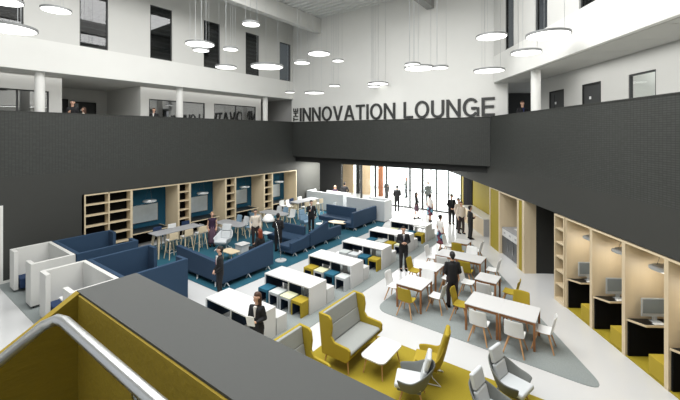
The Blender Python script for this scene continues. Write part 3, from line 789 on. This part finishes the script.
# ------------------------------------------------------------------ chairs of the café tables
G3 = 'shell chairs at the café tables'
for key, x, y, rz, lab in [
    (('pale_blue_fabric','birch'),1.15,-5.75,B,'pale blue chair behind the low café table, left one'),
    (('light_fabric','birch'),1.75,-5.75,B,'light grey chair behind the low café table, middle one'),
    (('pale_blue_fabric','birch'),2.4,-5.8,B,'pale blue chair behind the low café table, right one'),
    (('light_fabric','birch'),1.2,-7.65,F,'light grey chair left of the woman in the long plum skirt'),
    (('light_fabric','birch'),2.3,-7.5,F,'light grey chair right behind the woman in the long plum skirt'),
    (('light_fabric','birch'),1.2,-2.7,B,'light grey chair behind the farther café table, left one'),
    (('pale_blue_fabric','birch'),1.75,-2.7,B,'pale blue chair behind the farther café table, middle one'),
    (('white_plastic','birch'),2.5,-2.85,B,'white chair behind the farther café table, right one'),
    (('pale_blue_fabric','birch'),1.2,-4.45,F,'pale blue chair in front of the farther café table, left one'),
    (('light_fabric','birch'),1.8,-4.45,F,'light grey chair before the farther café table, by the man in a cream shirt'),
    (('white_plastic','birch'),.34,-.6,L_,'white chair between the far alcove and the farthest high table'),
    (('white_plastic','birch'),3.0,.6,R_,'white chair in front of the left reception desk'),
    ]:
    SC(key, (x,y,Z2), rz, lab, G3)

# ------------------------------------------------------------------ lounge furniture
def lounge_chair(shell, pad, base, kind):
    """faces local -y"""
    t = thing('lounge_chair','', 'chair')
    hi = kind == 'high'
    rows = []; n = 18
    for j in range(6):
        v = j/5; row = []
        for i in range(n+1):
            a = (i/n*2-1)*R(128); ab = abs(a)/R(128)
            top = (.98 if hi else .80)-( .46 if hi else .26)*min(1,max(0,(ab-.18)/.5))**1.2
            if hi: top = 1.12-.60*min(1,max(0,(ab-.2)/.3))
            r = (.24+.13*v**.7)
            z = .27+(top-.27)*v
            yy = math.cos(a)*r*1.0+ (0.10*v*max(0,math.cos(a)))
            xx = math.sin(a)*r*(1.0 if abs(a)<PI/2 else 1.0)
            if abs(a) > PI/2: yy *= 1.25
            row.append((xx,yy,z))
        rows.append(row)
    MB().grid(rows).build('shell', shell, t, solid=.03, subd=1)
    MB().prism([(-.22,-.28),(.22,-.28),(.24,.2),(-.24,.2)],.27,.31).build('seat_pan', shell, t, bevel=.02)
    MB().prism([(-.26,-.33),(.26,-.33),(.25,.2),(-.25,.2)],.33,.43).build('seat_cushion', pad, t, bevel=.035, seg=3)
    tilt = Matrix.Translation((0,.2,.42)) @ Matrix.Rotation(R(-16),4,'X')
    if hi: MB().box(-.24,.24,-.05,.05,0,.74,tilt).build('back_cushion', pad, t, bevel=.04, seg=3)
    else:
        MB().box(-.2,.2,-.045,.045,0,.30,tilt).build('back_cushion', pad, t, bevel=.035, seg=3)
        MB().box(-.2,.2,-.045,.045,.31,.60,tilt).build('headrest', pad, t, bevel=.035, seg=3)
    if base == 'sled':
        for sx in (-1,1):
            MB().tube([(sx*.1,0,.28),(sx*.2,.1,.12),(sx*.26,.28,.02),(sx*.26,-.26,.02),(sx*.2,-.12,.12),(sx*.1,0,.28)],.012).build('leg','white_metal',t)
    else:
        for sx in (-1,1):
            for sy in (-1,1): MB().rod((sx*.16,sy*.16,.29),(sx*.25,sy*.25,0),.02,.012,8).build('leg','oak',t)
    return t
ZY = .013
c = lounge_chair('shell_grey','light_fabric','wood','low'); c.location=(14.42,-11.6,ZY); c.rotation_euler.z=R(-70); c['label']='grey lounge chair with pale cushions facing the white coffee table'
o = dup(c,(16.1,-10.5,ZY),R(75),'grey lounge chair with pale cushions facing right, below the front dining table pair')
o = dup(c,(16.0,-11.5,ZY),R(80),'grey lounge chair with pale cushions cut by the bottom edge')
c2 = lounge_chair('yellow_fabric','yellow_fabric','sled','high'); c2.location=(14.45,-10.75,ZY); c2.rotation_euler.z=R(-75); c2['label']='mustard high-back lounge chair on a white sled base, back towards the dining tables'
c3 = lounge_chair('light_fabric','light_fabric','sled','low'); c3.location=(3.22,-8.08,Z2); c3.rotation_euler.z=R(28); c3.scale=(1.12,1.12,1.12); c3['label']='pale grey lounge chair with wide arms beside the woman in a plum skirt'
c4 = lounge_chair('pale_blue_fabric','pale_blue_fabric','wood','low'); c4.location=(3.75,-2.9,Z2); c4.rotation_euler.z=R(80); c4['label']='pale blue lounge chair behind the man in a black suit among the far sofas'
def settee(label, x, y, L):
    t = thing('settee', label, 'settee', (x,y,ZY))
    MB().prism_y([(-.1,1.2),(-.02,.3),(.72,.3),(.72,.36),(.06,.38),(-.03,1.21)],.05,L-.05).build('shell','yellow_fabric',t,bevel=.015)
    side = [(.0,.28),(.70,.28),(.80,.40),(.80,.58),(.74,.62),(.36,.64),(.27,.74),(.30,.95),(.27,1.14),(.2,1.2),(-.1,1.21)]
    for k, (a, b) in enumerate(((0,.065),(L-.065,L))):
        MB().prism_y(side,a,b).build('side_wing','yellow_fabric',t,bevel=.02,seg=3)
    n = 2
    MB().prism_y([(.0,.38),(.72,.38),(.76,.42),(.76,.46),(.72,.49),(.0,.47)],.07,L-.07).build('seat_cushion','grey_fabric',t,bevel=.02,seg=3)
    MB().prism_y([(.04,.48),(.17,.49),(.09,.84),(-.02,.84)],.07,L-.07).build('back_cushion','grey_fabric',t,bevel=.02,seg=3)
    MB().prism_y([(-.02,.845),(.085,.845),(.03,1.2),(-.04,1.2)],.07,L-.07).build('back_cushion','grey_fabric',t,bevel=.02,seg=3)
    for lx in (.08,.66):
        for ly in (.12,L-.12):
            MB().rod((lx,ly,.3),(lx+(.06 if lx>.3 else -.06),ly+(.04 if ly>L/2 else -.04),0),.022,.013,8).build('leg','oak',t)
    return t
settee('mustard high-back settee with grey cushions beside the white coffee table', 12.24,-11.85,1.5)
settee('mustard high-back settee half hidden by the grey guard', 12.2,-13.85,1.4)
t = thing('coffee_table','white rounded coffee table with wooden legs on the mustard carpet','table',(13.12,-11.58,ZY))
def rrect(W,D,r,n=6):
    out=[]
    for cx,cy,a0 in ((W-r,D-r,0),(r,D-r,90),(r,r,180),(W-r,r,270)):
        for i in range(n+1):
            a=R(a0+90*i/n); out.append((cx+r*math.cos(a),cy+r*math.sin(a)))
    return out
MB().prism(rrect(.62,.98,.14),.385,.41).build('tabletop','white_laminate',t)
for x in (.12,.5):
    for y in (.15,.83): MB().rod((x,y,.385),(x+(.06 if x>.3 else -.06),y+(.07 if y>.5 else -.07),0),.02,.012,8).build('leg','oak',t)
t = thing('coffee_table','birch-topped coffee table by the far blue sofa','table',(4.85,-2.2,Z2))
MB().prism([(0,0),(.5,-.12),(1.1,.08),(1.15,.5),(.7,.62),(.1,.5)],.37,.4).build('tabletop','birch',t,bevel=.005)
for x, y in ((.15,.08),(.95,.12),(.2,.42),(.9,.45)): MB().rod((x,y,.37),(x,y,0),.018,n=8).build('leg','black',t)
t = thing('coffee_table','small birch coffee table in front of the pale grey lounge chair','table',(4.25,-9.0,Z2))
MB().prism(rrect(.8,.5,.1),.37,.4).build('tabletop','birch',t)
for x, y in ((.12,.1),(.68,.1),(.12,.4),(.68,.4)): MB().rod((x,y,.37),(x,y,0),.018,n=8).build('leg','birch',t)
t = thing('side_table','white square side table left of the seated woman','table',(4.15,-8.15,Z2))
MB().box(0,.5,0,.5,.42,.46).build('tabletop','white_laminate',t,bevel=.01); MB().box(.03,.47,.03,.47,.0,.42).build('body','white_laminate',t)
t = thing('side_table','small pale table on a dark post beside the arc lamp shade','table',(4.05,-6.6,Z2))
MB().box(0,.5,0,.4,.58,.6).build('tabletop','light_fabric',t,bevel=.004); MB().rod((.1,.2,.02),(.1,.2,.58),.02).box(0,.4,.05,.35,0,.02).build('base','steel_dark',t)
t = thing('side_table','small white table next to the wooden coffee table','table',(4.85,-2.95,Z2))
MB().lathe([(.2,.4),(.2,.43)]).build('tabletop','white_laminate',t); MB().rod((0,0,0),(0,0,.4),.02).lathe([(.16,0),(.16,.015)]).build('base','white_metal',t)
t = thing('arc_lamp','tall chrome arc lamp with a pale dome shade at the end of the blue sofa','lamp',(6.48,-7.53,.02))
MB().lathe([(.24,0),(.24,.03),(.03,.04)],n=28).build('base','white_metal',t)
pp=[(0,0,.03),(-.04,-.02,.6),(-.1,-.05,1.1),(-.17,-.08,1.5),(-.26,-.12,1.78),(-.38,-.18,1.94),(-.5,-.24,1.98)]
MB().tube(pp,.018).build('pole','chrome',t)
MB().lathe([(.03,.24),(.12,.21),(.2,.13),(.25,.02),(.26,-.06)],(-.5,-.24,1.74),28,cap=False).build('lamp_shade','white_plastic',t,solid=.008,smooth=True)

# ------------------------------------------------------------------ hanging disc lamps
CYAW = R(36.14)
def at(u, v, D, wpx):                 # where a disc of diameter D shows wpx wide
    Y = 356*D/wpx*math.sqrt(1+((u-340)/356)**2); X = (u-340)/356*Y; z = 5.45-(v-134)/356*Y
    c, s = math.cos(CYAW), math.sin(CYAW)
    return (CAM[0]+X*c-Y*s, CAM[1]+X*s+Y*c, z)
def disc(D):
    t = thing('disc_lamp','', 'lamp'); r = D/2
    MB().lathe([(r*.9,.075),(r,.06),(r,.0),(r*.965,-.004)],n=48).build('housing','lamp_rim',t)
    MB().lathe([(.0,-.006),(r*.955,-.006),(r*.955,-.004),(0,-.004)],n=48,cap=False).build('diffuser','lamp_white',t)
    return t
DK = Kit(disc)
discs = [(3,1.5,.9,45,'disc lamp at the top left corner, the upper of two there'),(8,29,1.2,64,'biggest-looking disc lamp, at the left edge over the white fascia'),
 (56,10.5,.9,33,'single disc lamp between the first two tall windows top left'),
 (200,44.5,1.2,30,'wide disc lamp before the third tall window, upper of a pair'),(201,50.5,.6,17,'small disc lamp just below the wide one at the third tall window'),
 (230.5,49.5,.6,15.5,'small disc lamp right of the third tall window'),(226,67.5,.9,22,'medium disc lamp low beneath the third tall window'),
 (251,24.5,.6,18,'small disc lamp high up between the third and fourth tall windows'),(267,67,1.2,33,'wide disc lamp crossing the foot of the fourth tall window'),
 (290,92.5,.6,9.5,'tiny disc lamp just left above the word THE'),(302,63,.6,16,'small disc lamp at the far wall left end, below the beam'),
 (314.5,93,1.2,20,'disc lamp just above the letters INN'),(319,54,1.2,22.5,'wide disc lamp under the end of the white ceiling beam'),
 (338,61,.6,11.5,'small disc lamp right of the one under the beam end'),(334.5,86,.6,11,'small disc lamp above the letters OV'),
 (378,84,1.2,21,'disc lamp above the letters TI, upper of a close pair'),(374,86.5,.6,12,'small disc lamp tucked below the one above the letters TI'),
 (412.5,65,.6,16,'small disc lamp behind the left of the cluster above LOUNGE'),(419.5,68.5,1.2,31,'wide front disc lamp of the cluster above LOUNGE'),
 (440,68,.6,17,'small disc lamp at the right of the cluster above LOUNGE'),
 (491.5,37,1.2,32,'wide disc lamp beside the right corner window, the higher one'),(489,71,1.2,32,'wide disc lamp just above the letters GE'),
 (548,35.5,1.2,47,'largest disc lamp on the right, before the white fascia'),(526,53,.9,32,'disc lamp below left of the largest one on the right')]
for u, v, D, wpx, lab in discs:
    p = at(u, v, D, wpx); o = DK((D,), p, 0, ('white round '+lab).replace('white round biggest','biggest').replace('white round tiny','tiny'), 'round disc lamps hanging from the roof')
    c = MB()
    for q in range(3):
        a = q*2.094+.4; c.rod((D*.36*math.cos(a),D*.36*math.sin(a),.05),(D*.36*math.cos(a),D*.36*math.sin(a),13.1-p[2]),.005,n=5)
    c.build('cable','pale_grey_plastic',o)

# ------------------------------------------------------------------ stair guard in the foreground
struct('wall_stair', MB().box(15.86,21.5,-17.835,-17.615,3.4,4.80), 'cap_grey')
struct('trim_50', MB().box(15.84,21.5,-17.838,-17.61,4.80,4.82), 'cap_grey')
struct('trim_51', MB().box(15.876,21.5,-17.845,-17.836,2.2,4.812), 'yellow_dim')
# sloping side guard going down with the flight
sl = math.tan(R(30.4))
mb = MB().prism_x([(-17.84,1.2),(-17.84,4.82),(-21.5,4.82-3.66*sl),(-21.5,.2)][::-1], 15.84, 15.875)
struct('trim_52', mb, 'yellow_dim')
struct('floor_landing', MB().box(17.1,21.5,-20.5,-17.86,3.6,3.78), 'rug_grey')
mb = MB()
for k in range(18): mb.box(15.875,17.1,-17.86-.29*(k+1),-17.86-.29*k,3.6-.17*(k+1)-.1,3.78-.17*(k+1)+.0)
struct('floor_stair', mb, 'rug_grey')
t = thing('handrail','thick white tubular handrail turning the corner on the yellow stair guard','handrail',(15.94,-17.93,4.79))
MB().tube([(5.5,0,0),(.08,0,0),(.03,-.008,-.004),(0,-.04,-.022),(-.0,-.1,-.1*sl),(0,-3.5,-3.5*sl)],.0185,n=20).build('rail','rail_metal',t,smooth=True)
for x in (.6,2.0,3.6): MB().tube([(x,0,-.02),(x,.01,-.07),(x,.07,-.08)],.008).build('bracket','chrome',t)

# ------------------------------------------------------------------ people
def blob(parts, vox, name, m, parent, smooth=3):
    """union of tapered capsules grown into one continuous surface"""
    mb = MB()
    for a, ra, b, rb_ in parts:
        a, b = Vector(a), Vector(b); d = b-a; L = d.length
        d = d.normalized() if L > 1e-6 else Vector((0,0,1))
        u = d.cross(Vector((0,0,1)) if abs(d.z) < .95 else Vector((1,0,0))).normalized(); t = d.cross(u)
        n = 12; rings = []
        for k in range(1,4):
            q = -PI/2+PI/2*k/4; rings.append((a+d*ra*math.sin(q), ra*math.cos(q)))
        rings += [(a,ra),(b,rb_)]
        for k in range(1,4):
            q = PI/2*k/4; rings.append((b+d*rb_*math.sin(q), rb_*math.cos(q)))
        vs = [a-d*ra]
        for c, r in rings:
            for i in range(n): q = 2*PI*i/n; vs.append(c+u*math.cos(q)*r+t*math.sin(q)*r)
        vs.append(b+d*rb_); N = len(rings); fs = []
        for i in range(n):
            fs.append((0, 1+i, 1+(i+1)%n)); fs.append((len(vs)-1, 1+(N-1)*n+(i+1)%n, 1+(N-1)*n+i))
        for k in range(N-1):
            for i in range(n): fs.append((1+k*n+i, 1+(k+1)*n+i, 1+(k+1)*n+(i+1)%n, 1+k*n+(i+1)%n))
        mb.add(vs, fs)
    o = mb.build(name, m)
    r = o.modifiers.new('r','REMESH'); r.mode = 'VOXEL'; r.voxel_size = vox
    if smooth: s = o.modifiers.new('s','SMOOTH'); s.iterations = smooth; s.factor = .5
    dg = bpy.context.evaluated_depsgraph_get(); me = bpy.data.meshes.new_from_object(o.evaluated_get(dg))
    old = o.data; o.modifiers.clear(); o.data = me; bpy.data.meshes.remove(old)
    for p in me.polygons: p.use_smooth = True
    if not me.materials: me.materials.append(M[m])
    o.name = name; o.parent = parent
    return o
def lerp(a, b, t): return tuple(x+(y-x)*t for x, y in zip(a, b))
def person(label, x, y, z, face, top, bottom, hair, H=1.75, arms='down', walk=0., female=False, skirt=None, longhair=False, shoes='black_matt', skin='skin', inner=None, tie=None, hold=None, seated=False, head=0, bald=False):
    t = thing('person', label, 'person', (x,y,z), R(face)); k = H/1.75
    S = lambda p: (p[0]*k, p[1]*k, p[2]*k)
    sw = .155 if female else .185
    hipz = .93; dz = 0
    if seated: dz = -.46
    hp = (0,0,.95+dz)
    J = {}
    for s in (-1,1):
        sh = (s*sw,.0,1.395+dz)
        if arms == 'down': el=(s*(sw+.06),.03,1.13+dz); wr=(s*(sw+.05),-.05,.88+dz); hd=(s*(sw+.04),-.08,.80+dz)
        elif arms == 'hold': el=(s*(sw+.06),.02,1.14+dz); wr=(s*.09,-.2,1.12+dz); hd=(s*.03,-.24,1.15+dz)
        elif arms == 'front': el=(s*(sw+.06),.02,1.13+dz); wr=(s*.1,-.16,.96+dz); hd=(s*.03,-.19,.92+dz)
        elif arms == 'mixed':
            if s < 0: el=(s*(sw+.06),.02,1.14+dz); wr=(s*.1,-.2,1.2+dz); hd=(s*.04,-.23,1.25+dz)
            else: el=(s*(sw+.06),.03,1.13+dz); wr=(s*(sw+.05),-.05,.88+dz); hd=(s*(sw+.04),-.08,.80+dz)
        else: el=(s*(sw+.12),.05,1.16+dz); wr=(s*(sw-.02),-.08,1.0+dz); hd=(s*(sw-.07),-.11,.97+dz)
        st = s*walk
        if seated: kn=(s*.12,-.42,.50); an=(s*.12,-.42,.09); hpj=(s*.09,0,.5)
        else: hpj=(s*.09,0,.93); kn=(s*.1,-.02-st*.5,.50); an=(s*.1,.02-st,.09)
        J[s]=(sh,el,wr,hd,hpj,kn,an)
    hr = R(head); fx = lambda p: (p[0]*math.cos(hr)-p[1]*math.sin(hr), p[0]*math.sin(hr)+p[1]*math.cos(hr), p[2]+dz)
    body = [((-.04,.0,1.30+dz),.085,(-.04,0,1.0+dz),.08),((.04,.0,1.30+dz),.085,(.04,0,1.0+dz),.08),((-.1,0,1.36+dz),.06,(.1,0,1.36+dz),.06),((0,.01,1.42+dz),.056,(0,0,1.56+dz),.052),
            (fx((0,.012,1.665)),.083,fx((0,-.012,1.645)),.08),(fx((0,-.035,1.59)),.052,fx((0,-.05,1.575)),.042),
            (fx((0,-.086,1.655)),.010,fx((0,-.098,1.625)),.012),(fx((-.083,.0,1.66)),.014,fx((-.086,.006,1.63)),.012),(fx((.083,.0,1.66)),.014,fx((.086,.006,1.63)),.012)]
    for s,(sh,el,wr,hd,hpj,kn,an) in J.items():
        body += [(sh,.05,el,.038),(el,.037,wr,.026),(hpj,.085,kn,.055),(kn,.052,an,.036),(an,.036,(an[0],an[1]-.1,.035),.03)]
        v = Vector(hd)-Vector(wr); v = v.normalized() if v.length>1e-5 else Vector((0,0,-1))
        side = Vector((0,1,0)) if abs(v.z) > .7 else Vector((0,0,1)); side = (side-v*side.dot(v)).normalized()
        pm = Vector(wr)+v*.07
        body.append((wr,.027,tuple(pm),.032))
        nn = v.cross(side)
        for q, ln in ((-.026,.055),(-.009,.07),(.009,.074),(.026,.066)):
            a = pm+side*q; b = a+v*ln*.6; c = b+(v*.7-nn*s*.5).normalized()*ln*.45
            body += [(tuple(a),.011,tuple(b),.0095),(tuple(b),.0095,tuple(c),.0085)]
        a = Vector(wr)+v*.03+side*-.025; body.append((tuple(a),.013,tuple(a+(v*.7-side*.7).normalized()*.06),.010))
    body = [(S(a),ra*k,S(b),rb_*k) for a,ra,b,rb_ in body]
    blob(body, .0105, 'body', skin, t, 2)
    e = MB()
    for s in (-1,1): e.rod(S(fx((s*.03,-.080,1.662))),S(fx((s*.03,-.0925,1.662))),.010*k,.008*k,8)
    e.build('eyes','black',t)
    MB().rod(S(fx((-.022,-.093,1.592))),S(fx((.022,-.093,1.592))),.007*k,n=6).build('lips','lips',t)
    # hair
    if not bald:
        hp_ = [(fx((0,.030,1.672)),.090,fx((0,.004,1.695)),.082),(fx((0,.04,1.635)),.082,fx((0,.045,1.58)),.055),(fx((-.035,-.015,1.705)),.036,fx((.035,-.015,1.705)),.036)]
        if longhair: hp_ += [(fx((-.05,.04,1.62)),.055,fx((-.06,.05,1.44)),.045),(fx((.05,.04,1.62)),.055,fx((.06,.05,1.44)),.045),(fx((0,.07,1.6)),.06,fx((0,.08,1.42)),.055)]
        if longhair == 'bun': hp_ = hp_[:3]+[(fx((0,.11,1.70)),.05,fx((0,.12,1.71)),.045)]
        blob([(S(a),ra*k,S(b),rb_*k) for a,ra,b,rb_ in hp_], .014, 'hair', hair, t, 2)
    # top
    suit = top.startswith('suit'); hem = .80 if suit else .90
    wst = .10 if female else .118
    tp = [((-.075,.0,1.33+dz),.105,(-.05,0,1.1+dz),wst*.95),((.075,0,1.33+dz),.105,(.05,0,1.1+dz),wst*.95),((-.05,0,1.1+dz),wst*.95,(-.065,.0,hem+.06+dz),.115),((.05,0,1.1+dz),wst*.95,(.065,0,hem+.06+dz),.115),
          ((0,0,1.34+dz),.112,(0,0,1.1+dz),wst*.98),((0,0,1.1+dz),wst*.98,(0,0,hem+.06+dz),.12),
          ((-sw+.03,.005,1.395+dz),.052,(sw-.03,.005,1.395+dz),.052),((0,.01,1.38+dz),.075,(0,.01,1.455+dz),.06)]
    sl_ = 1.0 if top not in ('vest_plum','shirt_white_short') else .0
    for s,(sh,el,wr,hd,hpj,kn,an) in J.items():
        if top.endswith('vest_plum'): tp += [(sh,.055,lerp(sh,el,.12),.052)]
        elif female and top == 'shirt_white' : tp += [(sh,.06,lerp(sh,el,.75),.05)]
        else: tp += [(sh,.056,el,.05),(el,.052,lerp(el,wr,.95),.038)]
    if seated: tp = [q for q in tp]
    tm = top
    blob([(S(a),ra*k,S(b),rb_*k) for a,ra,b,rb_ in tp], .016, 'jacket' if suit else 'shirt', tm, t, 3)
    if inner:
        MB().prism_y([(-.008,1.18),(.008,1.18),(.038,1.45),(-.038,1.45)],-.122,-.06).build('shirt_front',inner,t,bevel=.004).scale = (k,k,k)
    if tie:
        MB().prism_y([(0,1.17),(.012,1.2),(.010,1.43),(-.010,1.43),(-.012,1.2)],-.128,-.120).build('tie',tie,t).scale = (k,k,k)
    # bottom
    if skirt:
        z0 = skirt; n = 28; rows = []
        for j in range(8):
            q = j/7; zz = 1.02-(1.02-z0)*q; rr = .13+.07*min(1,q*2.5)-.02*q+.02*q*q
            rows.append([((rr+.008*math.cos(6*2*PI*i/n))*math.cos(2*PI*i/n)*k,(rr*.8+.008*math.cos(6*2*PI*i/n))*math.sin(2*PI*i/n)*k,zz*k) for i in range(n+1)])
        MB().grid(rows).build('skirt',bottom,t,solid=.01,smooth=True)
    else:
        bp = []
        for s,(sh,el,wr,hd,hpj,kn,an) in J.items():
            bp += [((hpj[0]*.7,0,hpj[2]+.05),.112,(hpj[0],0,hpj[2]-.04),.105),(hpj,.102,kn,.076),(kn,.074,(an[0],an[1],.10),.062)]
        bp.append(((-.04,0,.98+dz),.108,(.04,0,.98+dz),.108))
        blob([(S(a),ra*k,S(b),rb_*k) for a,ra,b,rb_ in bp], .016, 'trousers', bottom, t, 3)
    for s,(sh,el,wr,hd,hpj,kn,an) in J.items():
        MB().prism_x([(an[1]-.19,.0),(an[1]+.07,.0),(an[1]+.07,.085),(an[1]-.02,.10),(an[1]-.12,.06),(an[1]-.19,.045)],an[0]-.045,an[0]+.045).build('shoe',shoes,t,bevel=.015).scale=(k,k,k)
    return t
TW = 36   # turned to the camera
P_ = person
P_('man in a black suit with clasped hands, standing behind the nearest white table', 7.45,-11.25,.0, -25,'suit_black','suit_black','hair_black',1.76,'front',inner='shirt_white',tie='red_cloth',head=-10)
P_('dark-haired woman in a black jacket holding papers, in front of the grey guard', 10.98,-12.72,.013, 20,'suit_black','suit_black','hair_brown',1.68,'hold',female=True,longhair=True,inner='shirt_white',head=-25)
P_('red-haired woman in black seated on the long blue sofa', 6.08,-8.35,0.13, -90,'suit_black','suit_black','hair_red',1.84,'hold',female=True,longhair=True,seated=True)
P_('man in a cream shirt standing behind the seated red-haired woman', 3.93,-6.75,.013, 50,'shirt_cream','trousers_dark','hair_black',1.75,'down',head=10)
P_('man in a black suit seen from behind next to the arc lamp', 5.48,-6.72,.013, 205,'suit_black','suit_black','hair_black',1.75,'front')
P_('blond woman in a dark vest and long plum skirt by the café table', 2.38,-8.1,.013, 60,'vest_plum','skirt_plum','hair_blond',1.66,'down',female=True,skirt=.16,longhair='bun')
P_('man in a black suit among the far blue sofas, beside the wooden coffee table', 4.6,-3.35,.013, 36,'suit_black','suit_black','hair_black',1.75,'mixed',inner='shirt_white',tie='tie_blue')
P_('woman with fair hair standing behind the left reception desk', 1.75,2.64,0, 36,'vest_plum','suit_black','hair_blond',1.66,'front',female=True,longhair=True)
P_('man in black standing behind the left reception desk, back turned', 2.0,3.5,0, 200,'suit_black','suit_black','hair_black',1.82,'akimbo')
P_('man in a black suit facing the camera, alone on the aisle between the tables', 11.18,-5.35,0, 36,'suit_black','suit_black','hair_black',1.75,'hold',inner='shirt_white',tie='tie_blue')
P_('man in a black suit seen from behind among the dining tables', 13.8,-7.28,.013, 215,'suit_black','trousers_dark','hair_black',1.74,'front',walk=.06)
P_('woman in a white top and long patterned skirt walking past the dining tables', 11.5,-2.1,0, 150,'shirt_white','skirt_pattern','hair_black',1.66,'down',female=True,skirt=.35,longhair='bun',walk=.1)
P_('man in dark clothes seen from behind in front of the glass doors', 5.95,4.35,0, 216,'suit_black','suit_black','hair_black',1.8,'front')
P_('dark-haired woman in black walking by the glass doors', 8.0,3.05,0, 110,'suit_black','skirt_plum','hair_black',1.68,'hold',female=True,skirt=.55,longhair=True,walk=.12)
P_('woman in a white top and patterned skirt walking towards the glass doors', 8.95,2.95,0, 165,'shirt_white','skirt_pattern','hair_black',1.68,'down',female=True,skirt=.4,longhair='bun',walk=.12)
P_('man in a black suit with clasped hands facing the camera near the bar', 10.28,3.05,0, 36,'suit_black','suit_black','hair_black',1.78,'front',inner='suit_grey')
P_('man in a beige jacket behind the man in the cream jacket', 11.0,2.1,0, 60,'shirt_cream','suit_black','hair_black',1.78,'down')
P_('man in a cream jacket and brown trousers standing before the bar', 11.4,1.3,0, 50,'shirt_cream','trousers_dark','hair_brown',1.75,'down',walk=.06)
P_('man in a black suit leaning towards the bar, side on', 12.1,.55,0, 130,'suit_black','suit_black','hair_black',1.72,'hold')
P_('red-haired woman in the lobby behind the glass, holding a red folder', 4.1,9.7,0, 300,'suit_grey','suit_black','hair_red',1.72,'hold',female=True,longhair=True,walk=.06)
P_('man in a grey-green suit in the lobby behind the glass, facing the camera', 6.92,7.6,0, 36,'suit_grey','suit_grey','hair_brown',1.78,'down')
P_('woman in black in the lobby behind the glass, partly hidden by a door post', 3.5,7.3,0, 60,'suit_black','trousers_dark','hair_black',1.70,'mixed',female=True)
P_('dark-haired woman in black on the left balcony, hand raised to her chin', -.75,-12.8,5.2, 60,'suit_black','suit_black','hair_black',1.70,'mixed',female=True,longhair=True,head=10)
P_('brown-haired child beside the woman in black on the left balcony', -.8,-12.38,5.2, -20,'shirt_cream','suit_black','hair_brown',1.42,'hold',female=True,longhair=True)
P_('man in a dark suit on the left balcony before the office window', -.95,-9.25,5.2, 50,'suit_black','suit_black','hair_brown',1.58,'down',inner='shirt_white')
p = Rp(16.0,.9)
P_('man in a black suit with a dark tie on the right balcony by the column', p[0],p[1],5.2, 36,'suit_black','suit_black','hair_brown',1.72,'hold',inner='tie_blue')
t = tag(MB().box(-.1,.1,-.012,0,-.13,.13).build('paper_sheet','paper',None), 'white papers held by the dark-haired woman in front of the grey guard', 'paper'); t.location = (11.07,-12.99,1.16); t.rotation_euler = (R(15),0,R(20))
